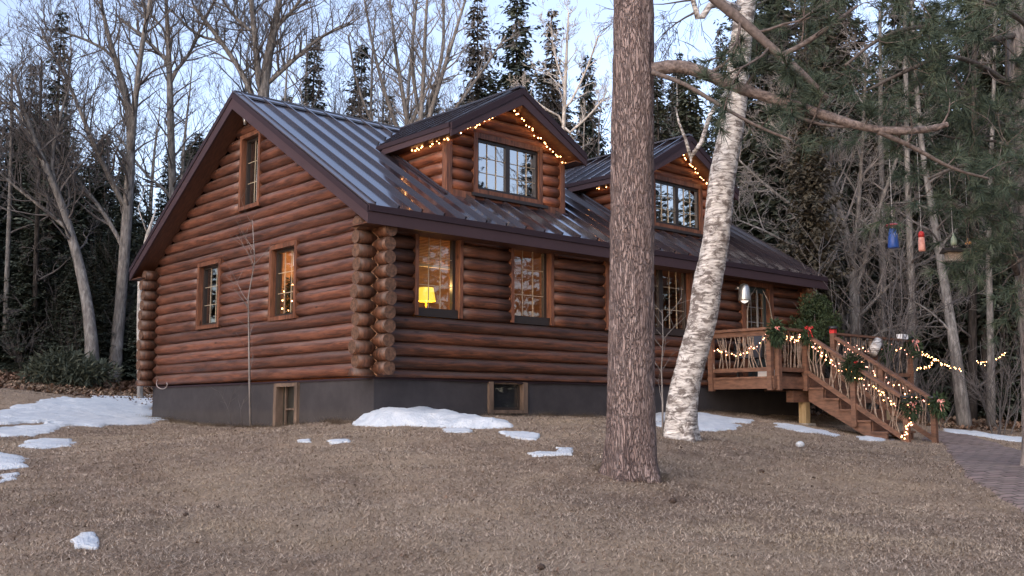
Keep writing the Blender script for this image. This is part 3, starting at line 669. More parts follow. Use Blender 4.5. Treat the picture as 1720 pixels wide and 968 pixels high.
# ---- main roof
def seams(mb, x0, x1, ylo, yhi, zf, step=.39, w=.026, h=.055, holes=None):
    x = x0
    while x < x1:
        segs = [(ylo, yhi)]
        if holes: segs = holes(x)
        for a, b in segs:
            if abs(b-a) > .05: mb.beam((x, a, zf(a)+.024), (x, b, zf(b)+.024), w, h, up=(0,0,1))
        x += step
XA, XB = -OG, L+OG; YF, YB = -OE, W+OE; T = .10
m = MB()
sec = [(YF,ZE),(W/2,ZR),(YB,ZE),(YB,ZE-T),(W/2,ZR-T*1.15),(YF,ZE-T)]
m.prism([(XA+.01, y, z) for y, z in sec], (XB-XA-.02, 0, 0))
D1C, D2C, DHW = 3.0, 7.32, 1.45
DZ = 4.47; DRZ = ZR-.008; DYE = (DZ-ZE)/S-OE     # dormer eave height, its meeting point with the main roof
def holes(x):
    for c in (D1C, D2C):
        if abs(x-c) < DHW+.01:
            t = abs(x-c)/DHW; zt = DRZ-(DRZ-DZ)*t; yb = (zt-ZE)/S-OE
            inner = .66 if abs(x-c) < 1.25 else yb
            out = [(YF+.02, min(inner, yb))]
            if abs(x-c) >= 1.25: out = [(YF+.02, 3.6)] if False else [(YF+.02, yb)]
            if yb < 3.5: out.append((yb+.05, 3.62))
            return out
    return [(YF+.02, 3.62)]
seams(m, XA+.11, XB-.05, YF+.02, W/2-.03, lambda y: ZE+S*(y+OE), holes=holes)
seams(m, XA+.11, XB-.05, YB-.02, W/2+.03, lambda y: ZE+S*(W-y+OE))
roof = m.build('roof', ROOF, cabin)
m = MB(); m.beam((XA,W/2,ZR+.035),(XB,W/2,ZR+.035),.03,.03); m.prism([(XA,W/2-.16,ZR-.085),(XA,W/2,ZR+.012),(XA,W/2,ZR+.04),(XA,W/2-.16,ZR-.055)], (XB-XA,0,0)); m.prism([(XA,W/2,ZR+.012),(XA,W/2+.16,ZR-.085),(XA,W/2+.16,ZR-.055),(XA,W/2,ZR+.04)], (XB-XA,0,0)); m.build('ridge_cap', ROOF, roof)
# flat rake flashing on the metal
FLASH = simple('flashing_metal', (.07,.055,.058), None, rough=.3, metal=.3, coat=.5)
for xa, xb in ((XA-.028, XA+.10), (XB-.10, XB+.028)):
    for sgn in (0, 1):
        def yy(y): return y if sgn == 0 else W-y
        q = [(YF-.02, ZE+.0), (W/2, ZR+.008)]
        a0 = (xa, yy(YF-.02), ZE-.012+.016); a1 = (xa, yy(W/2), ZR+.014)
        m = MB(); m.prism([a0, a1, (a1[0],a1[1],a1[2]+.02), (a0[0],a0[1],a0[2]+.02)], (xb-xa,0,0)); m.build('rake_flashing', FLASH, roof)
# fascia boards: upper drip band, lower board
m = MB(); u = MB()
m.box((XA-.0,YF-.03,ZE-.245),(XB+.0,YF,ZE-.085)); u.box((XA-.02,YF-.05,ZE-.083),(XB+.02,YF-.0,ZE+.004))
m.box((XA,YB,ZE-.245),(XB,YB+.03,ZE-.085)); u.box((XA-.02,YB,ZE-.083),(XB+.02,YB+.05,ZE+.004))
for x0, x1, e in ((XA-.03, XA, -1), (XB, XB+.03, 1)):
    for sg in (0, 1):
        f = (lambda y: y) if sg == 0 else (lambda y: W-y)
        for mb, za, zb, dx in ((m, -.27, -.088, 0), (u, -.086, .005, .014)):
            xx0, xx1 = (x0-dx, x1) if e < 0 else (x0, x1+dx)
            ys, ye = YF-.03, W/2
            def zz_(y): return ZE+S*(y+OE)
            poly = [(xx0, f(ys), max(zz_(ys)+za, ZE-.25)), (xx0, f(ye), zz_(ye)+za), (xx0, f(ye), zz_(ye)+zb), (xx0, f(ys), zz_(ys)+zb)]
            m_ = mb; m_.prism(poly, (xx1-xx0, 0, 0))
m.build('fascia', FASC, roof); u.build('drip_edge', DRIP, roof)
# soffits (boards under the overhangs)
m = MB()
for sg in (0, 1):
    f = (lambda y: y) if sg == 0 else (lambda y: W-y)
    for xa, xb in ((XA+.0, -.0), (L+.0, XB-.0)):
        z0 = ZE-.20; q = [(xa, f(YF), z0), (xa, f(W/2), ZR-.20), (xa, f(W/2), ZR-.17), (xa, f(YF), z0+.03)]
        m.prism(q, (xb-xa, 0, 0))
    m.box((XA, min(f(YF),f(.1)), ZE-.232), (XB, max(f(YF),f(.1)), ZE-.215))
m.build('soffit', SOFF, roof)

# ---- dormers
def dormer(c, first):
    YW = .70; hw = 1.22; zb = roofz(YW)
    m = MB(); ops = (c-.73, c+.77, 3.52, 4.52)
    z = zb-.04; k = 0
    ztop = lambda x: DRZ-(DRZ-DZ)*abs(x-c)/DHW-.10
    while z < DRZ-.15:
        # half width under the little roof
        zz = z+LR*.3; hh = min(hw, DHW*(DRZ-.10-zz)/(DRZ-DZ))
        if hh > .12:
            segs = [(c-hh, c+hh)]
            if ops[2] < z < ops[3]+.05: segs = [(c-hh, ops[0]), (ops[1], c+hh)]
            for i, (s0, s1) in enumerate(segs):
                if s1-s0 > .04: logtube(m, s0, s1, YW+.05, None, z, 0, LR, seed=k+i*5)
        z += CH; k += 1
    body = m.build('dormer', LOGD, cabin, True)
    for sx in (-1, 1):
        m = MB(); z = zb+.05
        while z < DZ-.02:
            y1 = (z-ZE)/S-OE+.05
            logtube(m, YW+.02, y1, c+sx*(hw-.05), None, z, 1, LR, seed=int(z*10)); z += CH
        m.build('side_wall', LOGDY, body, True)
    for sx in (-1, 1): m = MB(); m.box((c+sx*(hw-.045), YW-.06, zb-.06), (c+sx*(hw+.06), YW+.06, DZ+.02)); m.build('corner_post', TRIM, body)
    m = MB(); m.box((c-hw+.045, YW-.075, zb-.06), (c-.73, YW-.0, zb+.055)); m.build('skirt_board', TRIM, body); m = MB(); m.box((c+.77, YW-.075, zb-.06), (c+hw-.045, YW-.0, zb+.055)); m.build('skirt_board', TRIM, body)
    w = window(body, 0, c-.73, c+.77, 3.555, 4.54, YW, -1, 2, 3, 3, GLASSD, .085, .02, nm='window')
    # the third level may not go deeper: hang sash, glass and muntins on the dormer itself
    for ch in list(w.children): ch.parent = body
    m = MB(); m.box((c-.80, YW-.10, 3.50), (c+.84, YW+.02, 3.552)); m.build('sill', SASH, body)
    # dark room behind the glass
    m = MB(); m.box((c-1.1, 2.3, 3.43), (c+1.1, 2.35, 4.38)); m.box((c-1.1, .75, 3.38), (c+1.1, 2.3, 3.42)); m.build('room_lining', INWOOD, body)
    # roof of the dormer
    YR = .33; m = MB(); th = .07
    for sx in (-1, 1):
        A0 = (c, YR, DRZ); A1 = (c, W/2+.0, DRZ); B0 = (c+sx*DHW, YR, DZ); B1 = (c+sx*DHW, DYE-.05, DZ)
        q = [A0, A1, B1, B0]; vs = q+[(p[0],p[1],p[2]-th) for p in q]
        fs = [(0,1,2,3),(7,6,5,4),(0,4,5,1),(1,5,6,2),(2,6,7,3),(3,7,4,0)]
        if sx > 0: fs = [f[::-1] for f in fs]
        m.add(vs, fs)
        y = YR+.12
        while y < W/2-.1:
            t1 = 1.0
            if y > DYE-.05: t1 = 1-(y-DYE+.05)/(W/2-DYE+.05)
            if t1 > .05: m.beam((c+sx*.02, y, DRZ+.02), (c+sx*DHW*t1, y, DRZ-(DRZ-DZ)*t1+.02), .022, .04)
            y += .36
    m.beam((c, YR-.02, DRZ+.03), (c, W/2-.05, DRZ+.03), .12, .03)
    dr = m.build('dormer_roof', ROOF, body)
    m = MB(); u = MB(); so = MB()
    for sx in (-1, 1):
        for mb, za, zb_, dy in ((m, -.27, -.10, .0), (u, -.098, .012, .016)):
            y0 = YR-.03-dy
            mb.prism([(c, y0, DRZ+za), (c+sx*(DHW+.015), y0, DZ+max(za, -.2)), (c+sx*(DHW+.015), y0, DZ+zb_), (c, y0, DRZ+zb_)][::sx], (0, YR-y0, 0))
        m.box((c+sx*DHW, YR, DZ-.16), (c+sx*(DHW+.03), DYE-.16, DZ-.065)); u.box((c+sx*DHW, YR, DZ-.063), (c+sx*(DHW+.045), DYE-.02, DZ+.008))
        so.prism([(c, YR, DRZ-.20), (c+sx*DHW, YR, DZ-.135), (c+sx*DHW, YR, DZ-.12), (c, YR, DRZ-.185)][::sx], (0, .5, 0))
        so.box((c+sx*(hw+.0), YR, DZ-.15), (c+sx*DHW, DYE-.2, DZ-.13))
    m.build('fascia', FASC, body); u.build('drip_edge', DRIP, body); so.build('soffit', SOFF, body)
    for sx in (-1, 1): m = MB(); m.prism([(c+sx*(hw+.0), YW-.08, roofz(YW-.08)+.005), (c+sx*(hw+.0), DYE+.0, roofz(DYE)+.005), (c+sx*(hw+.12), DYE+.0, roofz(DYE)+.005), (c+sx*(hw+.12), YW-.08, roofz(YW-.08)+.005)], (0,0,.02)); m.build('flashing', DRIP, body)
    return body
dormer(D1C, True); dormer(D2C, False)

# ---- rooms inside
m = MB(); m.box((.2,.2,F0-.05),(L-.2,W-.2,F0-.002)); m.box((.16,.16,2.82),(L-.16,W-.16,2.87)); m.box((4.4,3.4,F0),(L-.2,3.46,2.82)); m.box((2.0,.2,F0),(2.05,1.7,2.82)); m.box((4.4,.2,F0),(4.46,3.4,2.82)); m.box((.2,3.9,F0),(3,3.95,2.82)); m.build('room_wall', INWOOD, cabin)
m = MB()
for k in range(17): m.prism([(.72,.13,2.60-k*.022),(.72,.15,2.612-k*.022),(.72,.151,2.610-k*.022),(.72,.131,2.598-k*.022)], (.75,0,0))
m.box((.72,.13,2.20),(1.47,.155,2.235)); m.build('blind', simple('wooden_blind', (.55,.36,.18), None), cabin)
CURT = simple('white_curtain', (.5,.5,.48), (.7,.7,.68), 9, .8)
m = MB(); m.box((.13,2.2,2.38),(.14,2.45,2.62)); m.box((.13,4.72,2.34),(.14,4.98,2.62)); m.box((.12,3.58,3.6),(.13,3.70,4.6)); m.build('curtain', CURT, cabin)
def plight(name, loc, col, e, r=.05):
    l = bpy.data.lights.new(name, 'POINT'); l.energy = e; l.color = col; l.shadow_soft_size = r
    o = bpy.data.objects.new(name, l); COL.objects.link(o); o.location = loc; return o
t_ = (.42-CAM[1])/(at(716,495,1)-CAM)[1]; LP = at(716,495,t_); LX, LY = float(LP[0]), float(LP[1]); LZ = float(LP[2])-.10
lamp = empty('table_lamp', (LX,LY,LZ-.36), 'lit table lamp with yellow shade behind the corner window', 'lamp')
m = MB()
n = 20; prof = [(.14,0),(.105,.2)]
vs = []; 
for r, z in prof:
    for j in range(n): vs.append((r*math.cos(2*math.pi*j/n), r*math.sin(2*math.pi*j/n), z))
m.add([(LX+x, LY+y, LZ+z) for x, y, z in vs], [(j,(j+1)%n,n+(j+1)%n,n+j) for j in range(n)]); m.build('lamp_shade', SHADE, lamp, True)
m = MB(); m.lathe([(.07,0),(.07,.02),(.03,.05),(.045,.15),(.015,.25),(.012,.38)], (LX,LY,LZ-.36), 14); m.build('lamp_base', simple('brass_base', (.5,.35,.1), None, rough=.3, metal=.7), lamp, True)
m = MB(); m.box((.6,.25,LZ-.40),(1.9,.75,LZ-.36)); 
for x in (.63,1.87):
    for y in (.28,.72): m.box((x-.02,y-.02,F0),(x+.02,y+.02,LZ-.40))
tb = m.build('side_table', INWOOD); tag(tb, 'wooden table under the yellow lamp inside the corner window', 'table')
plight('lamp_light', (LX,LY,LZ+.23), (1,.6,.2), 9)
plight('hall_light', (1.2,3.2,2.5), (1,.55,.22), 20, .1)
plight('kitchen_light', (6.2,2.2,2.6), (1,.55,.22), 16, .1)
plight('den_light', (3.2,1.8,2.5), (1,.6,.3), 4, .1)

# ------------------------------------------------------------------ deck
DX0, DX1, DY, DZT = 7.2, 12.0, -1.45, .74
deck = empty('deck', (8.5,-.8,0), 'raised wooden entrance deck with twig railing and stairs', 'deck')
m = MB()
y = DY
while y < -.07:
    m.box((DX0-.02, y, DZT-.035), (DX1, min(y+.135, -.06), DZT+random.uniform(-.002,.002))); y += .14
m.build('deck_boards', DECKW, deck)
m = MB(); m.box((DX0, DY, DZT-.21), (DX0+.04, -.06, DZT-.037)); m.build('rim_board', DECKW, deck)
m = MB(); m.box((DX0+.04, DY, DZT-.21), (DX1, DY+.04, DZT-.037)); m.build('rim_board', DECKW, deck)
m = MB(); m.box((7.9,-1.36,.30),(11.6,-1.22,.50)); m.box((7.9,-.8,.50),(11.6,-.76,.53)); m.build('beam', DECKW, deck)
for x in (8.35, 11.2):
    g0 = gz(x,-1.3); m = MB(); m.box((x-.07,-1.36,g0-.1),(x+.07,-1.22,.30)); m.build('support_post', POSTW, deck)
m = MB(); g0 = gz(8.35,-1.3); m.box((8.22,-1.43,g0-.1),(8.48,-1.15,g0+.05)); m.build('footing', simple('concrete', (.25,.24,.22), (.4,.38,.35), 6), deck)
RZ = DZT+.84
def post(x, y, z0, z1, s=.09): 
    m = MB(); m.box((x-s/2,y-s/2,z0),(x+s/2,y+s/2,z1)); return m.build('post', DECKW, deck)
post(DX0+.0, -.14, DZT-.24, RZ-.04); post(DX0+.0, DY+.07, DZT-.24, RZ-.04); post(DX0+.13, DY-.0, DZT-.24, RZ-.04)
post(8.15, DY-.02, DZT-.24, RZ+.02); post(9.10, DY-.02, DZT-.24, RZ+.06); post(12.0, DY, DZT-.24, RZ+.02); post(10.6, DY, DZT-.24, RZ-.04)
def rail(p, q, w=.12, h=.04, nm='handrail'): m = MB(); m.beam(p, q, w, h); return m.build(nm, DECKW, deck)
rail((DX0,-.06,RZ-.02),(DX0,DY+.0,RZ-.02), .13, .045); rail((DX0+.04,DY,RZ-.02),(8.12,DY,RZ-.02), .13, .045); rail((9.15,DY,RZ-.02),(12.02,DY,RZ-.02))
rail((DX0,-.1,RZ-.09),(DX0,DY+.1,RZ-.09),.035,.09,'upper_rail'); rail((DX0,-.1,DZT+.12),(DX0,DY+.1,DZT+.12),.04,.07,'lower_rail'); rail((DX0+.15,DY,DZT+.12),(8.1,DY,DZT+.12),.04,.07,'lower_rail'); rail((9.15,DY,DZT+.12),(12,DY,DZT+.12),.04,.07,'lower_rail')
# stairs
SX0, SX1 = 8.15, 9.10; SY0, SY1 = DY-.04, -3.28; GZ = gz(8.6,-3.35)
nst = 6; run = (SY0-SY1-.05)/(nst-.0); rise = (DZT-GZ)/nst
slope = rise/run
for x, lab in ((SX0+.03, 0), (SX1-.07, 1)):
    m = MB(); zt = DZT-.02
    # saw-tooth stringer
    poly = [(x, SY0, zt)]
    for k in range(nst-1):
        y0 = SY0-run*k; z0 = DZT-rise*(k+1)-.03
        poly += [(x, y0, z0), (x, y0-run, z0)]
    poly += [(x, SY0-run*(nst-1), GZ-.02), (x, SY0-run*(nst-1)+.16, GZ-.02), (x, SY0, DZT-.42)]
    # poly as strip of quads so that it stays planar and closed
    m.prism(poly, (.04,0,0)); m.build('stringer', DECKW, deck)
for k in range(nst-1):
    z = DZT-rise*(k+1); y = SY0-run*k
    m = MB(); m.box((SX0+.0, y-run-.03, z-.032), (SX1+.0, y-.002, z)); m.build('tread', DECKW, deck)
    m = MB(); m.box((SX0+.075, y-.02, z+.003), (SX1-.075, y, z+rise-.035)); m.build('riser', DECKW, deck)
m = MB(); m.box((SX0+.47, SY0-run*(nst-1)-.0, GZ-.05), (SX0+.53, SY0-run*(nst-1)+.02, GZ+rise-.04)); m.build('riser', DECKW, deck)
def hz(y): return RZ-.10+(y-SY0)*slope
ymid = (SY0+SY1)/2
for x in (SX0, SX1):
    post(x, ymid, DZT+(ymid-SY0)*slope-.28, hz(ymid)-.02, .085); post(x, SY1-.02, GZ-.1, hz(SY1)+.02, .085)
    rail((x, SY0-.04, hz(SY0-.04)+.02), (x, SY1+.02, hz(SY1+.02)+.02), .11, .05); rail((x, SY0, DZT+.09), (x, SY1, DZT+.09+(SY1-SY0)*slope), .04, .08, 'lower_rail')
# twig balusters
def twig(p, q, r, bend, side):
    P = []; p = Vector(p); q = Vector(q); s = Vector(side)
    ph = random.random()*6
    for i in range(9):
        t = i/8; o = s*(bend*math.sin(math.pi*t)+.012*math.sin(t*9+ph)); n_ = Vector((random.uniform(-.006,.006),)*3); P.append(p.lerp(q, t)+o+n_)
    m = MB(); m.tube(P, [r*(1-.35*i/8) for i in range(9)], 6)
    if random.random() < .55:
        k = random.randint(2,4); d = s*random.choice((-1,1))*random.uniform(.07,.15); e = P[k]+d+Vector((0,0,(q.z-P[k].z)*.9)); m.tube([P[k], P[k].lerp(e,.45)+d*.35, e], [r*.75, r*.6, r*.4], 5)
    m.build('twig_baluster', TWIG, deck, True)
def fill(p0, p1, hb, ht, n, ax):
    for i in range(n):
        t = (i+.5+random.uniform(-.3,.3))/n; t2 = min(.99, max(.01, t+random.uniform(-.06,.06)))
        a = [p0[k]+(p1[k]-p0[k])*t for k in range(3)]; b = [p0[k]+(p1[k]-p0[k])*t2 for k in range(3)]
        a[2] += hb; b[2] += ht; side = (0,1,0) if ax == 1 else (1,0,0)
        twig(a, b, random.uniform(.009,.017), random.uniform(-.09,.09), side)
fill((DX0,-.2,DZT),(DX0,DY+.12,DZT), .13, .78, 15, 1); fill((DX0+.2,DY,DZT),(8.08,DY,DZT), .13, .80, 10, 0)
fill((SX0,SY0-.05,DZT),(SX0,ymid+.05,DZT+(ymid-SY0)*slope), .1, .74, 12, 1); fill((SX0,ymid-.05,DZT+(ymid-SY0)*slope),(SX0,SY1+.05,DZT+(SY1-SY0)*slope), .1, .74, 11, 1)
fill((SX1,SY0-.05,DZT),(SX1,ymid+.05,DZT+(ymid-SY0)*slope), .1, .74, 10, 1); fill((SX1,ymid-.05,DZT+(ymid-SY0)*slope),(SX1,SY1+.05,DZT+(SY1-SY0)*slope), .1, .74, 9, 1)
fill((9.2,DY,DZT),(11.9,DY,DZT), .13, .8, 18, 0)
# black solar caps on posts
def cap(x, y, z, label, red=False):
    e = empty('post_cap_light', (x,y,z), label, 'post light', 'black cap lights on the railing posts'); m = MB()
    m.lathe([(.085,0),(.09,.012),(.09,.03),(.07,.05),(.001,.055)], (x,y,z+.002), 16); m.build('cap', BLACK, e, True)
    m = MB(); m.box((x-.047,y-.047,z-.075),(x+.047,y+.047,z+.001)); m.build('collar', RED if red else BLACK, e)
cap(SX1, DY-.02, RZ+.06, 'black cap light with red collar topping the far stair rail', True)
cap(12.0, DY, RZ+.02, 'black cap light on the far right deck post beside the white box')
cap(SX0, SY1-.02, hz(SY1)+.02, 'black cap light on the bottom post of the near stair rail')
cap(SX1, SY1-.02, hz(SY1)+.02, 'black cap light on the bottom post of the far stair rail')
cap(8.15, DY-.02, RZ+.02, 'black cap light on the post at the top of the near stair rail')
cap(SX1-.0, DY+.55, RZ-.12, 'black cap light with red collar low behind the far stair top', True)
m = MB(); m.box((11.62,DY-.06,RZ),(11.86,DY+.06,RZ+.10)); o = m.build('white_box', simple('white_plastic', (.7,.72,.75), None)); tag(o, 'small white box on the far deck railing', 'box')
m = MB(); m.tube([(10.35,DY-.08,RZ-.34),(10.62,DY-.08,RZ-.10)],[.10,.10],14); o = m.build('birch_log', BIRCH, None, True); tag(o, 'short white birch log hung on the far deck railing', 'log')
# chair, box, evergreen on the deck
ch = empty('deck_chair', (8.0,-.5,DZT), 'dark cushioned chair on the deck behind the twig railing', 'chair')
CUSH = simple('dark_cushion', (.03,.035,.05), (.05,.055,.075), 6, .9)
m = MB(); m.box((7.7,-.85,DZT+.36),(8.25,-.3,DZT+.48)); m.build('seat', CUSH, ch); m = MB(); m.prism([(8.2,-.85,DZT+.45),(8.3,-.85,DZT+.95),(8.38,-.85,DZT+.93),(8.3,-.85,DZT+.43)], (0,.55,0)); m.build('backrest', CUSH, ch)
for x in (7.73,8.22):
    for y in (-.82,-.33): m = MB(); m.box((x-.02,y-.02,DZT+.003),(x+.02,y+.02,DZT+.36)); m.build('leg', BLACK, ch)
for y in (-.87,-.27): m = MB(); m.box((7.72,y-.025,DZT+.60),(8.3,y+.025,DZT+.64)); m.box((7.73,y-.02,DZT+.36),(7.77,y+.02,DZT+.60)); m.build('armrest', BLACK, ch)
m = MB(); m.box((7.45,-1.15,DZT+.003),(7.75,-.95,DZT+.13)); o = m.build('storage_box', simple('white_plastic_box', (.65,.66,.68), None)); tag(o, 'low white box on the deck floor behind the twig railing', 'box')

def sprays(mb, c, rad, n, size, w, down=0., flat=1.):
    """many small leaf blades through an ellipsoid"""
    for _ in range(n):
        while True:
            d = Vector((random.uniform(-1,1), random.uniform(-1,1), random.uniform(-1,1)))
            if d.length < 1: break
        p = Vector((c[0]+d.x*rad[0], c[1]+d.y*rad[1], c[2]+d.z*rad[2]))
        q = (Vector((d.x,d.y,d.z*flat))*.8+Vector((random.gauss(0,.5),random.gauss(0,.5),random.gauss(0,.5)-down))).normalized()
        L_ = size*random.uniform(.6,1.4); s = q.cross(Vector((random.random(),random.random(),random.random()))).normalized()*w
        mb.add([p-s*.4, p+q*L_*.5-s, p+q*L_, p+q*L_*.5+s], [(0,1,2,3)])
bush = empty('potted_evergreen', (10.0,-.55,DZT), 'tall round evergreen bush standing by the door under the eave', 'bush')
m = MB()
for _ in range(60):
    a = random.random()*6.28; h = random.uniform(0,1); r = .34*math.sin(math.pi*(.12+.8*h))+.05
    sprays(m, (10.0+r*math.cos(a), -.55+r*math.sin(a), DZT+.4+1.2*h), (.13,.13,.15), 110, .06, .012)
m.build('foliage', leafmat('bush_leaves', (.014,.026,.012), (.035,.058,.026), (.09,.12,.055), 7), bush)
m = MB(); m.lathe([(.13,.0),(.18,.28),(.17,.3),(.001,.3)], (10.0,-.55,DZT+.003), 16); m.build('pot', simple('dark_pot', (.05,.03,.02), None), bush, True)
m = MB(); m.tube([(10,-.55,DZT+.28),(10.0,-.55,DZT+1.3)], [.03,.01], 6); m.build('stem', GREYB, bush)
# house-corner post of the porch
m = MB(); m.box((10.32,-.12,DZT),(10.44,-.0,2.65)); m.build('porch_post', TRIM, cabin)

def bow(c, rootname, mat, par, s=1., tails=1):
    m = MB(); c = Vector(c); rgt = Vector(RT); u = Vector((0,0,1)); out = -Vector(HF)
    for sg in (-1,1):
        P = [c, c+rgt*sg*.05*s+u*.035*s+out*.02, c+rgt*sg*.10*s+u*.02*s+out*.02, c+rgt*sg*.09*s-u*.03*s+out*.01, c]
        for i in range(4): m.beam(P[i], P[i+1], .035*s, .004, up=out)
        Q = [c, c+rgt*sg*.03*s-u*.10*s+out*.03, c+rgt*(sg*.05+.03)*s-u*.2*s*tails+out*.01, c+rgt*(sg*.04+.06)*s-u*.30*s*tails]
        for i in range(3): m.beam(Q[i], Q[i+1], .03*s, .004, up=out)
    m.build('bow', mat, par)
def swag(c, rad, n, label, mat=RED, s=1., tails=1.):
    e = empty('evergreen_swag', c, label, 'swag', 'evergreen swags tied along the deck railing'); m = MB()
    rad = tuple(q*.76 for q in rad); sprays(m, c, rad, int(n*.85), .11, .011, .6); m.build('foliage', CEDAR, e); b = Vector(c)-Vector(HF)*(max(rad[0],rad[1])*.75)+Vector((0,0,rad[2]*.4)); bow(b, '', mat, e, s*.5, tails)
swag((7.22,-1.5,RZ-.10), (.16,.14,.26), 750, 'evergreen swag with striped bow on the front corner post of the deck', PINK, .8, .5)
swag((8.12,-1.55,RZ-.05), (.15,.12,.24), 650, 'evergreen swag with long red ribbon at the top of the near stair rail', RED, 1.3)
swag((8.12,ymid-.02,hz(ymid)-.02), (.18,.18,.27), 900, 'thick evergreen swag halfway down the near stair rail', RED, .6, .4)
swag((8.15,SY1-.10,hz(SY1)-.12), (.15,.13,.2), 550, 'evergreen swag with pale bow on the bottom post of the near rail', PINK, 1.1)
swag((9.12,SY1-.10,hz(SY1)-.08), (.16,.13,.22), 600, 'evergreen swag with striped ribbon on the bottom post of the far rail', PINK, 1.2)
swag((12.02,DY-.08,RZ-.12), (.2,.14,.26), 650, 'evergreen swag with red bow on the far right deck post', PINK, 1.3)
swag((10.9,DY-.07,RZ-.28), (.18,.1,.2), 380, 'small pale green sprig beside the birch log', RED, .01)

# ------------------------------------------------------------------ strings of lights
bm_ = MB(); bm_.lathe([(.001,-.016),(.011,-.011),(.016,0),(.012,.011),(.001,.017)], (0,0,0), 8); bulb0 = None
def bulb_mesh(mat, nm):
    me = bpy.data.meshes.new(nm); me.from_pydata(bm_.v, [], bm_.f); me.materials.append(mat); me.polygons.foreach_set('use_smooth', [True]*len(me.polygons)); return me
BM1, BM2 = bulb_mesh(BULB, 'bulb'), bulb_mesh(BULBP, 'bulb')
CORD = simple('light_cord', (.02,.03,.02), None)
def lights(label, P, n, jit=(.02,.02,.05), me=None, group=None, mixd=0., sc=1.):
    P = [Vector(p) for p in P]; e = empty('string_lights', P[0], label, 'string lights', group)
    seg = [(P[i+1]-P[i]).length for i in range(len(P)-1)]; tot = sum(seg); C = []
    for k in range(n):
        d = tot*(k+.5)/n; i = 0
        while d > seg[i] and i < len(seg)-1: d -= seg[i]; i += 1
        p = P[i].lerp(P[i+1], d/seg[i]); p = p+Vector([random.uniform(-j, j) for j in jit]); C.append(p)
        m_ = me or BM1
        if mixd and random.random() < mixd: m_ = BM2
        b = bpy.data.objects.new('bulb', m_); COL.objects.link(b); b.parent = e; b.location = p-P[0]; s_ = .72*sc*random.uniform(.75,1.1); b.scale = (s_,)*3
    m = MB(); m.tube([p+Vector((0,0,.012)) for p in C], .0035, 4); m.build('cord', CORD, e)
    return e
for c, lab, n1 in ((D1C, 'string of warm bulbs under the eaves of the larger near dormer', 62), (D2C, 'string of warm bulbs under the eaves of the far dormer half behind the pine', 58)):
    y = .60; dz = .285; xl = DHW-.14
    e = lights(lab, [(c-xl-.0, 1.55, DZ-.16), (c-xl, y, DZ-.16), (c, y, DRZ-dz+.03), (c+xl, y, DZ-.17)], n1, (.015,.03,.035), group='warm string lights on the dormers')
RL = 'lights wound along the deck railing'
lights('string of warm bulbs looped along the left deck rail', [(DX0-.02,-.15,RZ-.28),(DX0-.03,-.45,RZ-.42),(DX0-.03,-.85,RZ-.44),(DX0-.03,-1.2,RZ-.30),(DX0-.04,-1.45,RZ-.12)], 22, (.02,.03,.05), group=RL, mixd=.5)
lights('bright cluster of warm bulbs under the short front deck rail', [(7.3,DY-.04,RZ-.08),(7.55,DY-.04,RZ-.17),(7.8,DY-.04,RZ-.2),(8.05,DY-.04,RZ-.12)], 24, (.04,.02,.045), group=RL, mixd=.7)
lights('string of warm bulbs along the near stair rail', [(8.12,SY0-.1,hz(SY0)-.1),(8.11,SY0-.45,hz(SY0-.45)-.18),(8.1,ymid,hz(ymid)-.12),(8.1,ymid-.4,hz(ymid-.4)-.16),(8.1,SY1+.1,hz(SY1)-.06)], 50, (.02,.04,.07), group=RL, mixd=.5)
lights('string of warm bulbs spiralling down the bottom stair post', [(8.10,SY1-.04,hz(SY1)),(8.18,SY1-.08,hz(SY1)-.4),(8.08,SY1-.08,GZ+.3),(8.0,SY1-.02,GZ+.08)], 40, (.04,.03,.03), group=RL, mixd=.4)
lights('string of rosy bulbs along the far stair rail', [(9.07,SY0-.1,hz(SY0)-.1),(9.07,ymid,hz(ymid)-.16),(9.07,SY1+.05,hz(SY1)-.12)], 34, (.02,.04,.08), group=RL, mixd=.8)
lights('string of warm bulbs on the far right deck rail', [(9.5,DY-.03,RZ-.14),(10.3,DY-.03,RZ-.3),(11.2,DY-.03,RZ-.16),(12.0,DY-.12,RZ-.3)], 26, (.03,.02,.06), group=RL, mixd=.6)
def pl(*a): return [at(*q) for q in a]
lights('golden string of lights slung through the trees right of the stairs', pl((1545,592,21),(1562,600,21),(1590,616,21),(1615,622,21)), 32, (.03,.03,.03), group='lights slung between the forest trees', sc=.95)
lights('short golden string of lights low behind the stair rail', pl((1538,622,20.5),(1560,616,20.5),(1570,606,20.5)), 14, (.03,.03,.03), group='lights slung between the forest trees', sc=.95)
lights('golden string of lights between two dark trunks at right', pl((1640,604,23),(1652,612,23),(1672,604,23),(1690,592,23)), 24, (.04,.04,.04), group='lights slung between the forest trees', sc=1.0)
# christmas tree in the gable window
t_ = (.62-CAM[0])/(at(488,512,1)-CAM)[0]; TP = at(488,512,t_); TY = float(TP[1]); TZ = float(TP[2])-1.05
xt = empty('christmas_tree', (.62,TY,F0), 'small lit christmas tree inside the gable window nearest the corner', 'christmas tree'); m = MB()
for k in range(10): sprays(m, (.62,TY,TZ+.3+.12*k), (.36-.03*k,.36-.03*k,.1), 120, .09, .008, .3)
m.build('foliage', CEDAR, xt); m = MB(); m.tube([(.62,TY,F0),(.62,TY,TZ+1.5)], .02, 6); m.build('trunk', DARKB, xt)
for k in range(46):
    a = random.random()*6.28; h = random.random()**1.3; b = bpy.data.objects.new('bulb', BM1); COL.objects.link(b); b.parent = xt; r = .36*(1-h*.8); b.location = (r*math.cos(a), r*math.sin(a), TZ-F0+.35+1.05*h); b.scale = (.8,)*3

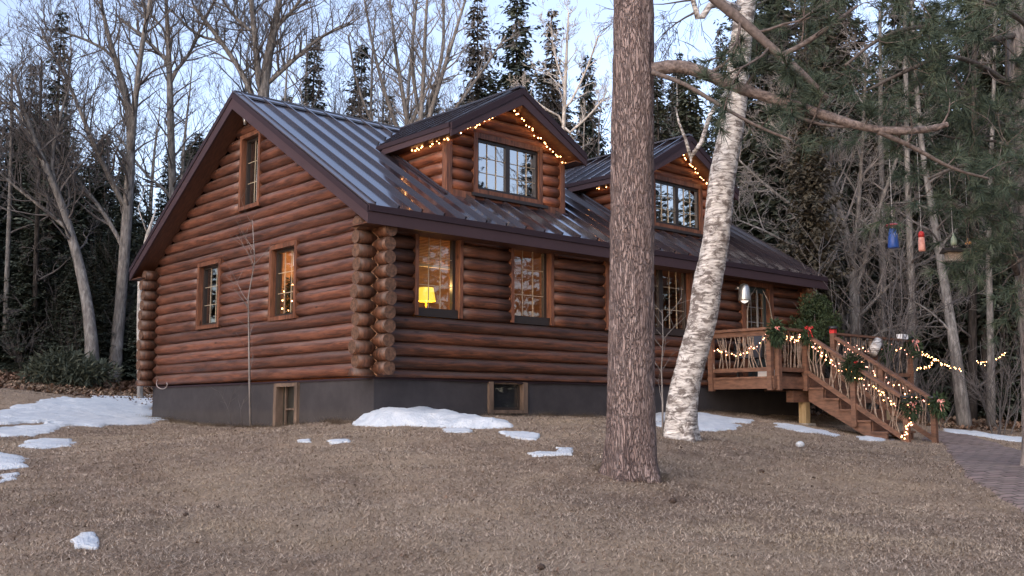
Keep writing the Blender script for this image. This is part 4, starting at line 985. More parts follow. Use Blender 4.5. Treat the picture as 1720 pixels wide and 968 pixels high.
# ------------------------------------------------------------------ bird feeders
HW_ = simple('hanger_wire', (.4,.4,.4), None)
BLUE = simple('blue_feeder', (.02,.07,.30), (.03,.10,.4), 8, .4, bmp=0)
P = at(1500,400,13.0); e = empty('bird_feeder', P, 'blue bird feeder hanging under a red disc', 'bird feeder')
m = MB(); m.lathe([(.062,-.13),(.07,-.12),(.060,.0),(.050,.09),(.040,.12),(.001,.125)], P, 16); m.build('tube', BLUE, e, True)
m = MB(); m.lathe([(.001,.19),(.05,.185),(.095,.165),(.1,.155),(.001,.16)], P, 20); m.build('lid', simple('red_disc', (.3,.05,.06), None, rough=.4), e, True)
m = MB(); m.tube([P+np.array([0,0,.12]), P+np.array([0,0,1.2])], .004, 5); m.build('hanger', HW_, e)
m = MB(); q = P-HF*.078; m.tube([q-RT*.02+UP*.05, q-UP*.0, q+RT*.02+UP*.05], .004, 4); m.build('hook_mark', HW_, e)
P = at(1548,406,12.6); e = empty('bird_feeder', P, 'slim pink bird feeder with a red top', 'bird feeder')
m = MB(); m.lathe([(.04,-.12),(.042,-.1),(.036,.05),(.001,.055)], P, 14); m.build('tube', simple('pink_feeder', (.6,.25,.2), (.75,.4,.33), 20, .5, bmp=0), e, True)
m = MB(); m.lathe([(.036,.056),(.038,.10),(.02,.125),(.001,.13)], P, 14); m.build('lid', RED, e, True); m = MB(); m.tube([P+np.array([0,0,.12]), P+np.array([0,0,1.3])], .003, 5); m.build('hanger', HW_, e)
P = at(1602,430,11.5); e = empty('bird_feeder', P, 'grey roofed bird feeder house hanging in the branches', 'bird feeder'); GW = simple('weathered_grey', (.16,.14,.13), (.34,.31,.29), 20, .8)
m = MB(); a = Vector(P); r_ = Vector(RT); h_ = Vector(HF); u_ = Vector((0,0,1))
m.beam(a-r_*.11-u_*.055, a+r_*.11-u_*.055, .16, .02, up=u_); m.build('tray', GW, e)
m = MB(); m.beam(a-r_*.085+u_*.0, a+r_*.085+u_*.0, .09, .085, up=u_); m.build('hopper', simple('seed', (.14,.11,.09), (.35,.3,.26), 60, .8), e)
m = MB(); m.prism([a-r_*.12+h_*.1+u_*.045, a-r_*.12+u_*.09, a-r_*.12-h_*.1+u_*.045, a-r_*.12-h_*.1+u_*.035, a-r_*.12+h_*.1+u_*.035], r_*.24); m.build('roof', DARKB, e)
m = MB(); m.tube([P+np.array([0,0,.09]), P+np.array([0,0,1.1])], .003, 5); m.build('hanger', HW_, e)
P = at(1602,405,11.5); m = MB(); m.lathe([(.03,-.05),(.036,-.02),(.03,.03),(.012,.06),(.008,.09),(.001,.092)], P, 12); o = m.build('bottle_ornament', simple('pale_green_glass', (.25,.32,.25), None, rough=.2)); o.data.polygons.foreach_set('use_smooth',[True]*len(o.data.polygons)); tag(o, 'pale green bottle ornament just above the feeder house', 'ornament')
P = at(1627,406,12.5); e = empty('small_feeder', P, 'tiny orange bell shaped feeder right of the feeder house', 'bird feeder'); m = MB(); m.lathe([(.045,-.03),(.04,-.015),(.012,.03),(.004,.07),(.001,.075)], P, 12); m.build('bell', simple('orange_bell', (.7,.35,.1), None, rough=.3), e, True); m = MB(); m.tube([P+np.array([0,0,.07]), P+np.array([0,0,1.0])], .003, 5); m.build('hanger', HW_, e); m = MB(); m.beam(P-RT*.07-np.array([0,0,.13]), P+RT*.07-np.array([0,0,.13]), .1, .015); m.build('tray', simple('orange_tray', (.35,.16,.06), None), e)

# ------------------------------------------------------------------ trees
def grow(mb, p, d, length, r0, depth, maxd, seed, up=.25, spread=.75, nb=(3,5), sides=(7,5,4,3,3,3), minr=.004, wig=.16, step=None, tips=None):
    rs = seed; n = max(3, int(6-depth*.6)) if step is None else step
    P = [p]; Rr = [r0]; dirs = [d]
    for i in range(n):
        d = (d + Vector((rs.gauss(0,wig), rs.gauss(0,wig), rs.gauss(0,wig)*.6)) + Vector((0,0,up*.15))).normalized()
        p = p + d*(length/n); P.append(p); dirs.append(d); Rr.append(max(minr, r0*(1-(.78 if depth else .7)*(i+1)/n)))
    mb.tube(P, Rr, sides[min(depth, 5)], cap=False)
    if tips is not None and depth >= maxd: tips.append((P[-1], dirs[-1]))
    if depth >= maxd: return
    k = rs.randint(*nb)
    for j in range(k):
        t = rs.uniform(.25 if depth else .35, 1.0); i = min(n-1, int(t*n)); f = t*n-i
        q = P[i].lerp(P[i+1], f); dd = dirs[i+1]; a = rs.uniform(0, 6.283)
        o = dd.orthogonal().normalized(); o.rotate(Matrix.Rotation(a, 3, dd))
        nd = (dd*(1-spread*.5)+o*spread*rs.uniform(.6,1.1)+Vector((0,0,up))).normalized()
        grow(mb, q, nd, length*rs.uniform(.42,.68), max(minr, Rr[i]*rs.uniform(.45,.65)), depth+1, maxd, rs, up, spread, nb, sides, minr, wig, None, tips)
def shared(name, mb, mat, smooth=True):
    me = bpy.data.meshes.new(name); me.from_pydata(mb.v, [], mb.f); me.update(); me.materials.append(mat)
    if smooth: me.polygons.foreach_set('use_smooth', [True]*len(me.polygons))
    return me
def thing_from(nm, parts, loc, rz, sc, label, cat, group):
    e = empty(nm, loc, label, cat, group); e.rotation_euler = (0,0,rz); e.scale = (sc,sc,sc) if isinstance(sc,(int,float)) else sc
    for n_, me in parts:
        o = bpy.data.objects.new(n_, me); COL.objects.link(o); o.parent = e
    return e
# --- prototypes
def bare_proto(seed, H, r, lean=0, fork=True, maxd=4, up=.35):
    rs = random.Random(seed); tr = MB(); br = MB()
    P = []; Rr = []; x = y = 0
    n = 10
    for i in range(n+1):
        t = i/n; x += rs.gauss(0,.06)*H/12+lean*.1; y += rs.gauss(0,.06)*H/12
        P.append(Vector((x, y, H*t*.95-.3))); Rr.append(r*(1-t)**.8+.012+(.35*r if i == 0 else 0))
    tr.tube(P, Rr, 8)
    for i in range(3, n+1):
        for _ in range(rs.randint(1,3) if i > 4 else rs.randint(0,2)):
            a = rs.uniform(0,6.283); d = Vector((math.cos(a), math.sin(a), rs.uniform(.3,1.4))).normalized(); f = rs.random()
            q = P[i].lerp(P[max(0,i-1)], f)
            grow(br, q, d, H*rs.uniform(.16,.32)*(1.15-i/n*.5), Rr[i]*rs.uniform(.35,.6)+.006, 1, maxd, rs, up=up, spread=.8, nb=(2,4), minr=.0045)
    return [('trunk', shared('trunk', tr, GREYB)), ('branches', shared('branches', br, TWIGB))]
def spruce_proto(seed, H, Rb, dens=1., base=.08, mat=None, droop=.35, sparse=0., card=.34, maxtop=.8):
    rs = random.Random(seed); tr = MB(); cr = MB()
    tr.tube([Vector((rs.gauss(0,.02),rs.gauss(0,.02), H*t-.4*(t==0))) for t in (0,.25,.5,.75,1)], [H*.0125,H*.010,H*.0075,H*.004,.01], 7)
    z = H*base
    dead = MB()
    for _ in range(int(H*1.2)):   # dead lower limbs
        zz = rs.uniform(.06, base+.12)*H; a = rs.uniform(0,6.28); l = rs.uniform(.3,1.)*Rb*.6
        p = Vector((0,0,zz)); q = p+Vector((math.cos(a)*l, math.sin(a)*l, rs.uniform(-.35,.15)*l)); tr.tube([p, p.lerp(q,.5)+Vector((0,0,.05)), q], [.014,.009,.004], 3, False)
        for s_ in range(3): 
            b = p.lerp(q, rs.uniform(.3,.9)); tr.tube([b, b+Vector((rs.gauss(0,.25),rs.gauss(0,.25),rs.uniform(-.25,.1)))], [.006,.003], 3, False)
    while z < H*.99:
        t = z/H; L_ = Rb*(1-t)**maxtop*rs.uniform(.65,1.1)+.08
        k = rs.randint(4,6)
        a0 = rs.uniform(0,6.28)
        for j in range(k):
            if rs.random() < sparse: continue
            a = a0+6.283*j/k+rs.gauss(0,.25); l = L_*rs.uniform(.6,1.15); hd = Vector((math.cos(a), math.sin(a), 0)); sd = Vector((-hd.y, hd.x, 0))
            tilt = rs.gauss(0,.08)-droop*(1-t)*1.0
            nseg = max(2, int(l/.22*dens)); pz = z+rs.uniform(-.1,.1)
            prev = Vector((0,0,pz))
            tr.tube([prev, prev+hd*l*.5+Vector((0,0,tilt*l*.5)), prev+hd*l*.95+Vector((0,0,tilt*l*.8+.06*l))], [.018*(1-t)+.006,.009,.004], 3, False)
            for s_ in range(nseg):
                u = (s_+.6)/nseg; p = prev+hd*l*u+Vector((0,0,tilt*l*u+.16*l*u*u))
                wd = card*(1.1-.55*u)*(.7+.5*(1-t))
                for sg in (-1,1):
                    for _ in range(2):
                        q = (sd*sg*rs.uniform(.5,1.1)+hd*rs.uniform(.3,.9)+Vector((0,0,rs.uniform(-.75,.1)))).normalized()
                        wv = (q.cross(Vector((rs.gauss(0,.4),rs.gauss(0,.4),1))).normalized())*wd*rs.uniform(.15,.30); ln = wd*rs.uniform(.7,1.5)
                        b0 = p+Vector((rs.gauss(0,.03),rs.gauss(0,.03),rs.gauss(0,.03)))
                        cr.add([b0-wv*.3, b0+q*ln*.55-wv, b0+q*ln, b0+q*ln*.5+wv], [(0,1,2,3)])
        z += rs.uniform(.16,.30)*(H/13)**.5/max(.6,dens)
    return [('trunk', shared('trunk', tr, DARKB)), ('crown', shared('crown', cr, mat or SPRUCE, False))]
SP = [spruce_proto(11,12,2.4,1.35), spruce_proto(12,14,2.7,1.3,base=.12), spruce_proto(13,10,2.3,1.35,base=.05), spruce_proto(14,15,2.6,1.2,base=.2,sparse=.15), spruce_proto(15,9,1.8,1.35,base=.04)]
SPH = [12,14,10,15,9]
WP = [spruce_proto(21,15,2.9,1.3,base=.22,mat=SPRUCE,droop=-.15,sparse=.18,card=.46,maxtop=.55), spruce_proto(22,15,2.5,1.3,base=.2,mat=BROWNN,droop=-.25,sparse=.18,card=.42,maxtop=.6)]
BT = [bare_proto(31,11,.13), bare_proto(32,13,.16), bare_proto(33,9,.09), bare_proto(34,12,.11,lean=.5), bare_proto(35,10,.07)]
BTH = [11,13,9,12,10]
def put(protos, Hs, k, px, d, top=None, H=None, label='', cat='tree', group=None, nm='spruce_tree', wid=1.0):
    P = gp(px, d)
    if top is not None: H = (at(px, top, d)[2]-P[2])
    s = H/Hs[k]; P[2] -= .08
    return thing_from(nm, protos[k], P, random.uniform(0,6.28), (s*wid, s*wid, s), label, cat, group)
# named conifers
put(SP,SPH,3,72,31,top=-20,label='tall narrow spruce rising above the wood at the far left',wid=1.0)
put(SP,SPH,1,28,36,top=80,label='dark spruce just left of the tallest left spruce',wid=.85)
put(SP,SPH,1,516,40,top=28,label='pointed spruce above the left part of the roof ridge',wid=1.05)
put(SP,SPH,0,598,42,top=45,label='second pointed spruce above the roof ridge, right of the first',wid=1.0)
put(SP,SPH,2,470,44,top=135,label='low spruce top peeping over the roof ridge',wid=.8)
put(WP,[15,15],1,800,36,top=-50,label='rusty brown conifer behind the near dormer',nm='pine_tree',wid=.8)
put(WP,[15,15],0,868,35,top=-90,label='big dark green white pine right behind the dormer peak',nm='pine_tree',wid=.75)
put(WP,[15,15],1,930,38,top=-20,label='brownish pine between the dark pine and the pale birch',nm='pine_tree',wid=.7)
put(WP,[15,15],0,992,40,top=60,label='pine behind the pale birch at the left side of the big trunk',nm='pine_tree',wid=.7)
put(SP,SPH,3,1152,42,top=55,label='thin spruce spire in the gap of sky between big pine and birch',wid=.7)
put(SP,SPH,0,1118,38,top=150,label='spruce low between the big pine and the leaning birch',wid=.9)
put(SP,SPH,1,1175,36,top=115,label='spruce behind the upper part of the leaning birch',wid=.8)
put(WP,[15,15],1,1225,33,top=10,label='narrow rusty conifer directly behind the top of the birch',nm='pine_tree',wid=.5)
# walls of conifers
rs = random.Random(5)
GL = 'dark conifers of the wood left of the cabin'; GB = 'conifers of the wood behind the cabin'; GR = 'dark conifers of the wood right of the cabin'
LL = 'dark conifer in the dense wood left of the cabin'; LB = 'conifer in the wood showing over the cabin roof'; LR_ = 'dark conifer in the dense wood right of the cabin'
for i in range(74):
    px = rs.uniform(-120,330); d = rs.uniform(28.5,54); put(SP,SPH,rs.randint(0,4),px,d,top=rs.uniform(200,390)-(px<110)*70,label=LL,group=GL,wid=rs.uniform(.8,1.25))
for i in range(44):
    px = rs.uniform(260,1100); d = rs.uniform(38,60); put(SP,SPH,rs.randint(0,4),px,d,top=rs.uniform(90,260) if px > 740 else (rs.uniform(120,330) if px > 560 else rs.uniform(230,350)),label=LB,group=GB,wid=rs.uniform(.8,1.1))
for i in range(118):
    px = rs.uniform(1100,1850); d = rs.uniform(25,55); hi = 60 if px > 1300 else 170
    k = rs.choice([0,1,3,3,1,2]); put(SP,SPH,k,px,d,top=rs.uniform(hi-110,hi+190),label=LR_,group=GR,wid=rs.uniform(.75,1.15))
for i in range(14):
    px = rs.uniform(1240,1900); d = rs.uniform(22,30); put(WP,[15,15],rs.randint(0,1),px,d,top=rs.uniform(-260,60),label='straggly pine among the trees right of the cabin',group='straggly pines right of the cabin',nm='pine_tree',wid=rs.uniform(.5,.8))
# far bare trees
for i in range(24):
    px = rs.uniform(-80,760); d = rs.uniform(32,50); put(BT,BTH,rs.randint(0,4),px,d,top=rs.uniform(-70,200),label='thin leafless tree in the wood left of the cabin' if px < 330 else 'thin leafless tree in the wood over the cabin roof',group='thin leafless trees at left' if px < 330 else 'thin leafless trees over the roof',nm='bare_tree')
for i in range(11):
    px = rs.uniform(1210,1800); d = rs.uniform(21,32); put(BT,BTH,rs.randint(0,4),px,d,top=rs.uniform(60,400),label='thin leafless tree in the wood right of the cabin',group='thin leafless trees at right',nm='bare_tree')
for i in range(8):
    px = rs.uniform(760,1200); d = rs.uniform(34,44); put(BT,BTH,rs.randint(0,4),px,d,top=rs.uniform(60,200),label='thin leafless tree behind the dormers',group='thin leafless trees behind the dormers',nm='bare_tree')
# bare saplings and brush at the wood's edge
def shrub_proto(seed, H, n):
    rs_ = random.Random(seed); m = MB()
    for _ in range(n):
        a = rs_.uniform(0,6.28); d = Vector((math.cos(a)*.45, math.sin(a)*.45, 1)).normalized(); grow(m, Vector((rs_.gauss(0,.06),rs_.gauss(0,.06),-.05)), d, H*rs_.uniform(.6,1), .012, 1, 3, rs_, up=.25, spread=.7, nb=(3,5), minr=.003, wig=.12)
    return [('stems', shared('stems', m, TWIGB))]
SH = [shrub_proto(41,1.6,6), shrub_proto(42,2.6,5), shrub_proto(43,1.1,9)]
for i in range(14):
    px = rs.uniform(-60,225); d = rs.uniform(26,31); put(SH,[1.6,2.6,1.1],rs.randint(0,2),px,d,H=rs.uniform(1,3.4),label='leafless brush at the edge of the left wood',cat='shrub',group='leafless brush at left',nm='bare_shrub')
for i in range(24):
    px = rs.uniform(1360,1780); d = rs.uniform(19.5,28); put(SH,[1.6,2.6,1.1],rs.randint(0,2),px,d,H=rs.uniform(.9,3.8),label='leafless brush at the edge of the right wood',cat='shrub',group='leafless brush at right',nm='bare_shrub')
# young conifers filling the foot of both woods
for i in range(30):
    px = rs.uniform(-80,250); d = rs.uniform(26.5,31); put(SP,SPH,rs.choice([2,4]),px,d,H=rs.uniform(2,4.5),label='young spruce at the foot of the left wood',group='young spruces at left',wid=1.2)
for i in range(26):
    px = rs.uniform(1360,1800); d = rs.uniform(24,31); put(SP,SPH,rs.choice([2,4]),px,d,H=rs.uniform(2.5,5.5),label='young spruce at the foot of the right wood',group='young spruces at right',wid=1.2)
P = gp(112, 24.5); m = MB(); e = empty('juniper_bush', P, 'low spreading dark evergreen bush at the left lawn edge', 'bush')
for k in range(26): sprays(m, (P[0]+RT[0]*rs.uniform(-1,1), P[1]+RT[1]*rs.uniform(-1,1), P[2]+.25+rs.uniform(-.1,.3)), (.4,.4,.22), 120, .2, .02, -.1)
m.build('foliage', SPRUCE, e); m = MB(); m.tube([P, P+np.array([0,0,.5])], .04, 6); m.build('stem', DARKB, e)

# --- individually traced leafless trees
def traced(nm, label, depth, trunk, limbs, bark_m, twig_m, seed, nb_tw=(2,4), maxd=4, tl=1.9, up=.3, every=1, start=.35, width_k=.86, dwob=.25, sub=1.0):
    rs_ = random.Random(seed); base = gp(trunk[0][0], depth); e = empty(nm, base, label, 'tree'); tr = MB(); br = MB()
    def path(pl_, d0=depth, isbase=False):
        P = []; Rr = []; dd = d0
        for i, (px, py, w) in enumerate(pl_):
            p = Vector(at(px, py, dd)); dd += rs_.gauss(0, dwob)
            P.append(p); Rr.append(max(.006, w*.5*d0/FOC*width_k))
        if isbase: P[0] = Vector(base)-Vector((0,0,.25)); Rr[0] *= 1.25
        # smooth by midpoint subdivision
        for _ in range(2):
            Q = [P[0]]; S_ = [Rr[0]]
            for i in range(len(P)-1):
                Q += [P[i].lerp(P[i+1], .25) if i else P[i].lerp(P[i+1], .5), P[i].lerp(P[i+1], .75)]; S_ += [Rr[i]*.75+Rr[i+1]*.25 if i else (Rr[i]+Rr[i+1])/2, Rr[i]*.25+Rr[i+1]*.75]
            Q.append(P[-1]); S_.append(Rr[-1]); P, Rr = Q, S_
        return P, Rr
    allp = []
    P, Rr = path(trunk, depth, True); tr.tube(P, Rr, 10); allp.append((P, Rr, start))
    for lb in limbs:
        # join the limb to the nearest point of what is built
        q = Vector(at(lb[0][0], lb[0][1], depth)); best = min((pp for A_, _, _ in allp for pp in A_), key=lambda v: (v-q).length)
        dj = float((np.array(best)-CAM)@FW); Pl, Rl = path(lb, dj); Pl[0] = best; tr.tube(Pl, Rl, 7); allp.append((Pl, Rl, .15))
    for Pp, Rp, s0 in allp:
        n_ = len(Pp)
        for i in range(int(n_*s0), n_, every):
            for _ in range(rs_.randint(1,2)):
                if rs_.random() > sub: continue
                dr = (Pp[min(i+1,n_-1)]-Pp[max(0,i-1)]).normalized(); o = dr.orthogonal().normalized(); o.rotate(Matrix.Rotation(rs_.uniform(0,6.28), 3, dr))
                nd = (dr*.5+o*rs_.uniform(.5,1)+Vector((0,0,up))).normalized()
                grow(br, Pp[i], nd, tl*rs_.uniform(.45,1.1)*(1.1-.5*i/n_), min(.03, Rp[i]*.45)+.004, 1, maxd, rs_, up=up, spread=.75, nb=nb_tw, minr=.0045)
    tr.build('trunk', bark_m, e, True); br.build('branches', twig_m, e, True)
    return e
traced('bare_tree','curved grey tree leaning left at the edge of the left wood',25.5,[(158,628,26),(152,540,22),(135,450,20),(115,380,17),(95,320,14),(70,265,11),(45,200,8),(25,130,5)],
  [[(95,320,9),(85,270,7),(100,200,6),(120,130,4)],[(120,390,8),(60,340,7),(20,310,5),(-20,270,4)],[(70,265,7),(30,180,6),(5,170,5),(-20,190,4)]],GREYB,TWIGB,1)
traced('bare_tree','forked grey tree left of the gable with a straight twin trunk',26.5,[(190,637,24),(200,540,22),(208,440,21),(215,340,20),(221,250,17),(216,170,14),(190,90,10),(172,20,7),(160,-60,4)],
  [[(221,250,13),(226,180,11),(236,90,10),(252,0,8),(268,-80,5)],[(205,340,11),(180,290,10),(148,220,8),(112,130,6),(72,60,4)],[(210,420,9),(170,350,8),(120,290,6),(80,220,5)],[(190,90,6),(130,60,5),(80,50,3)]],GREYB,TWIGB,2)
traced('bare_tree','straight slender leafless tree behind the left roof slope',30,[(292,640,18),(292,420,16),(291,330,15),(287,230,14),(285,130,12),(281,40,8),(276,-60,5)],
  [[(287,110,8),(250,70,7),(200,30,5)],[(286,130,8),(320,90,6),(345,30,5),(380,-30,4)],[(290,330,6),(240,290,5),(200,230,4)],[(285,60,5),(240,10,4)]],GREYB,TWIGB,3)
traced('bare_tree','thick limbed leafless tree forking behind the gable peak',30,[(440,640,28),(440,190,24),(446,120,20),(460,50,14),(475,-30,9)],
  [[(438,200,14),(412,130,11),(372,70,9),(325,10,7)],[(437,160,14),(428,60,12),(420,-20,9)],[(450,140,9),(500,95,8),(540,60,6),(590,40,4)],[(372,70,6),(330,60,5),(290,20,4)],[(428,60,7),(385,20,6),(360,-30,5)],[(460,50,8),(500,10,6),(520,-30,5)]],GREYB,TWIGB,4)
traced('bare_tree','fan shaped leafless tree rising behind the near dormer roof',33,[(700,640,20),(702,330,14),(706,210,10),(712,120,8),(715,30,6),(722,-50,4)],
  [[(702,300,11),(680,180,9),(665,90,7),(655,0,4)],[(702,300,11),(660,200,8),(630,100,6),(612,0,4)],[(704,260,11),(735,150,9),(760,70,7),(785,-10,4)],[(704,260,10),(760,190,7),(810,120,5),(850,60,4)],[(703,280,9),(640,240,6),(600,150,5),(585,60,4)],[(706,210,8),(690,100,7),(700,0,5)],[(706,220,8),(745,100,7),(745,0,5)]],GREYB,TWIGL,5,tl=1.6,sub=.8)
traced('birch_tree','pale white stemmed birch behind the right slope of the near dormer',31,[(940,640,11),(943,300,9),(949,160,7),(952,80,5),(955,20,3)],[[(949,190,5),(985,120,4),(1005,60,3)],[(948,200,5),(910,180,4),(880,150,3)],[(950,150,4),(930,90,3),(925,40,2)],[(948,230,5),(985,200,4),(1010,170,3)]],PALEB,PALEB,6,tl=1.,sub=.6)
traced('bare_tree','many stemmed grey maple spreading over the right end of the roof',24.0,[(1438,640,24),(1437,540,21),(1433,460,18),(1424,400,14),(1404,330,10),(1380,250,7),(1352,170,4)],
  [[(1428,420,9),(1370,370,7),(1300,325,6),(1242,270,4)],[(1432,470,8),(1360,430,6),(1290,390,5),(1240,370,3)],[(1432,460,10),(1442,350,9),(1450,220,6),(1455,100,4)],[(1436,500,10),(1462,400,9),(1490,310,7),(1525,220,4)],[(1405,330,6),(1340,260,5),(1290,200,4)],[(1433,440,7),(1390,330,5),(1400,200,4)],[(1437,560,7),(1380,500,5),(1300,470,4)],[(1437,540,7),(1500,470,6),(1570,430,4)],[(1437,580,6),(1520,540,5),(1590,520,3)]],GREYB,TWIGL,7,tl=1.35,nb_tw=(3,4),up=.1,sub=.75)
traced('tree_trunk','leaning grey trunk below the pink and grey bird feeders',21.5,[(1622,702,24),(1606,600,22),(1590,500,19),(1574,400,16),(1560,320,13),(1547,240,11),(1536,100,8),(1530,-20,5)],[[(1575,420,5),(1620,370,4),(1660,330,3)],[(1600,560,5),(1560,520,4),(1520,500,3)]],GREYB,TWIGB,8,tl=1.2,sub=.6,up=0)
traced('tree_trunk','straight grey trunk behind the blue bird feeder',23.5,[(1533,660,16),(1532,500,14),(1526,350,12),(1522,200,10),(1520,-10,7)],[],GREYB,TWIGB,9,tl=1.0,sub=.7,up=0,start=.2)
traced('tree_trunk','slim grey trunk in the bright gap at the right',22,[(1664,705,15),(1664,560,13),(1660,430,11),(1663,300,9),(1670,150,7),(1672,-20,5)],[[(1662,450,5),(1690,400,4),(1720,370,3)]],GREYB,TWIGL,10,tl=1.,sub=.6)
traced('tree_trunk','broad dark trunk at the right behind the slim grey one',25,[(1703,715,30),(1702,400,26),(1698,200,22),(1695,-20,16)],[],DARKB,TWIGB,12,tl=1.1,sub=.6,up=0)
traced('tree_trunk','dark trunk left of the slim grey one at right',24,[(1632,700,16),(1634,450,14),(1636,200,12),(1638,-20,9)],[],DARKB,TWIGB,13,tl=1.1,sub=.7,up=0,start=.1)
traced('tree_trunk','grey trunk just beyond the near maple stems',25,[(1483,670,15),(1482,450,13),(1480,250,10),(1478,20,6)],[],GREYB,TWIGB,14,tl=1.2,sub=.8,up=0,start=.1)
traced('tree_trunk','thin trunk between roof end and maple',26,[(1378,660,13),(1377,480,12),(1375,250,9),(1372,60,5)],[],GREYB,TWIGB,15,tl=1.2,sub=.8,up=.05,start=.1)
traced('tree_trunk','slim pale trunk standing deep in the left wood',28,[(8,640,10),(12,450,9),(18,300,7),(20,120,4)],[],GREYB,TWIGB,16,tl=1.,sub=.6,up=0)
traced('tree_trunk','thin dark trunk left of the curved grey tree',28,[(58,635,11),(60,450,9),(66,250,7),(70,100,4)],[],DARKB,TWIGB,17,tl=1.2,sub=.7,up=0,start=.1)
# broken snag
b0 = gp(236, 22.5); e = empty('broken_snag', b0, 'pale broken snag leaning beside the left roof edge', 'snag'); m = MB()
sn = [Vector(b0)-Vector((0,0,.2))]+[Vector(at(*q)) for q in ((234,540,22.5),(236,450,22.5),(248,395,22.5),(262,352,22.5))]; m.tube(sn, [.07,.06,.055,.05,.012], 8); m.tube([sn[3], Vector(at(232,350,22.5)), Vector(at(246,310,22.6))], [.015,.01,.005], 5); m.build('trunk', PALEB, e, True)

# --- near trees
def fine_trunk(pathp, rad, sides, mat, amp, freq, parent, name='trunk', rings=220, flare=0, seed=0, vst=.3):
    P = [Vector(p) for p in pathp]
    # Catmull-Rom resample
    def cr(t):
        n = len(P)-1; i = min(n-1, int(t*n)); f = t*n-i; p0 = P[max(0,i-1)]; p1 = P[i]; p2 = P[i+1]; p3 = P[min(n,i+2)]
        return .5*((2*p1)+(p2-p0)*f+(2*p0-5*p1+4*p2-p3)*f*f+(3*p1-p0-3*p2+p3)*f**3)
    def rr(t):
        n = len(rad)-1; i = min(n-1, int(t*n)); f = t*n-i; return rad[i]*(1-f)+rad[i+1]*f
    vs = []; fs = []; Z0 = P[0].z
    for i in range(rings+1):
        t = (i/rings); c = cr(t); r = rr(t)
        for j in range(sides):
            a = 2*math.pi*j/sides; u = Vector((math.cos(a), math.sin(a), 0))
            q = Vector((math.cos(a)*r*freq, math.sin(a)*r*freq, c.z*freq*vst+seed))
            nz = mnoise.noise(q)*1.0+.6*mnoise.noise(q*2.3); rdg = 1-abs(mnoise.noise(q*1.3))*2
            fl = 0
            if flare: h = max(0, c.z-Z0-.1); fl = flare*math.exp(-h/.14)*(.75+.55*math.sin(a*5+seed)+.3*math.sin(a*3+1))
            vs.append(c+u*(r+amp*(nz*.6+rdg*.5)+fl))
    for i in range(rings):
        for j in range(sides): fs.append((i*sides+j, i*sides+(j+1)%sides, (i+1)*sides+(j+1)%sides, (i+1)*sides+j))
    m_ = MB(); m_.add(vs, fs); return m_.build(name, mat, parent, True)
def tuft(mb, p, d, n=70, L_=.15, w=.0036, rs_=random, spread=.9):
    p = Vector(p); d = Vector(d).normalized()
    for _ in range(n):
        q = (d*rs_.uniform(.2,1)+Vector((rs_.gauss(0,spread*.6),rs_.gauss(0,spread*.6),rs_.gauss(0,spread*.6)))).normalized(); b = p-d*rs_.uniform(0,.07)
        l = L_*rs_.uniform(.7,1.15); s = q.cross(Vector((rs_.gauss(0,1),rs_.gauss(0,1),rs_.gauss(0,1)))).normalized()*w; t = b+q*l-Vector((0,0,l*.08))
        mb.add([b-s, b+s, t], [(0,1,2)])
D0 = 9.2
base = gp(1060, D0)
pine = empty('red_pine', base, 'big red pine trunk standing on the lawn in front of the cabin', 'pine tree')
pp = [Vector(base)-Vector((0,0,.15)), Vector(at(1060,700,D0)), Vector(at(1061,500,D0+.05)), Vector(at(1062,250,D0+.12)), Vector(at(1064,0,D0+.2))]
top = pp[-1]; pp += [top+Vector((.05,.08,2.2)), top+Vector((.1,.2,4.5)), top+Vector((.1,.3,7.5))]
fine_trunk(pp, [.245,.213,.200,.190,.180,.15,.10,.03], 110, PINEB, .012, 17, pine, rings=430, flare=.065, seed=3, vst=.3)
def branch_tufts(wood, nee, P, R0, R1, rs_, nsub=10, sublen=.6, tuftn=70, start=.3, tips=True, L_=.15, sides=8, up=.25, subsub=3):
    P = [Vector(p) for p in P]
    for _ in range(2):
        Q = [P[0]]
        for i in range(len(P)-1): Q += [P[i].lerp(P[i+1],.25), P[i].lerp(P[i+1],.75)]
        Q.append(P[-1]); P = Q
    n = len(P); wood.tube(P, [R0+(R1-R0)*i/(n-1)+rs_.uniform(-.06,.06)*R0 for i in range(n)], sides)
    for k in range(nsub):
        t = start+(1-start)*(k+rs_.random()*.7)/max(1,nsub); i = min(n-2, int(t*(n-1))); d = (P[i+1]-P[i]).normalized(); o = d.orthogonal().normalized(); o.rotate(Matrix.Rotation(rs_.uniform(0,6.28),3,d))
        d2 = (d*.5+o*.8+Vector((0,0,up))).normalized(); q = P[i]; pts_ = [q]; r = max(.005,(R0+(R1-R0)*t)*.35); l = sublen*rs_.uniform(.4,1.1)
        for s_ in range(5):
            d2 = (d2+Vector((rs_.gauss(0,.28),rs_.gauss(0,.28),rs_.gauss(0,.2)+.05))).normalized(); q = q+d2*l/5; pts_.append(q)
            if s_ >= 1 and rs_.random() < subsub*.25:
                d3 = (d2+Vector((rs_.gauss(0,.7),rs_.gauss(0,.7),rs_.gauss(0,.5)))).normalized(); e_ = q+d3*l*.28; wood.tube([q, q.lerp(e_,.5)+Vector((0,0,.01)), e_], [r*.5,r*.4,.004], 4, False)
                if tuftn: tuft(nee, e_, d3, tuftn, L_, rs_=rs_)
        wood.tube(pts_, [r*(1-.13*s_) for s_ in range(6)], 5, False)
        if tuftn: tuft(nee, pts_[-1], d2, tuftn, L_, rs_=rs_)
    return P
rs2 = random.Random(99); wd = MB(); ne = MB(); rb = MB()
Pb = [at(1090,118,9.3), at(1140,110,9.25), at(1180,122,9.2), at(1240,148,9.1), at(1310,170,9.0), at(1380,192,8.9), at(1440,212,8.9), at(1500,222,8.9), at(1560,218,8.9), at(1592,209,8.9)]
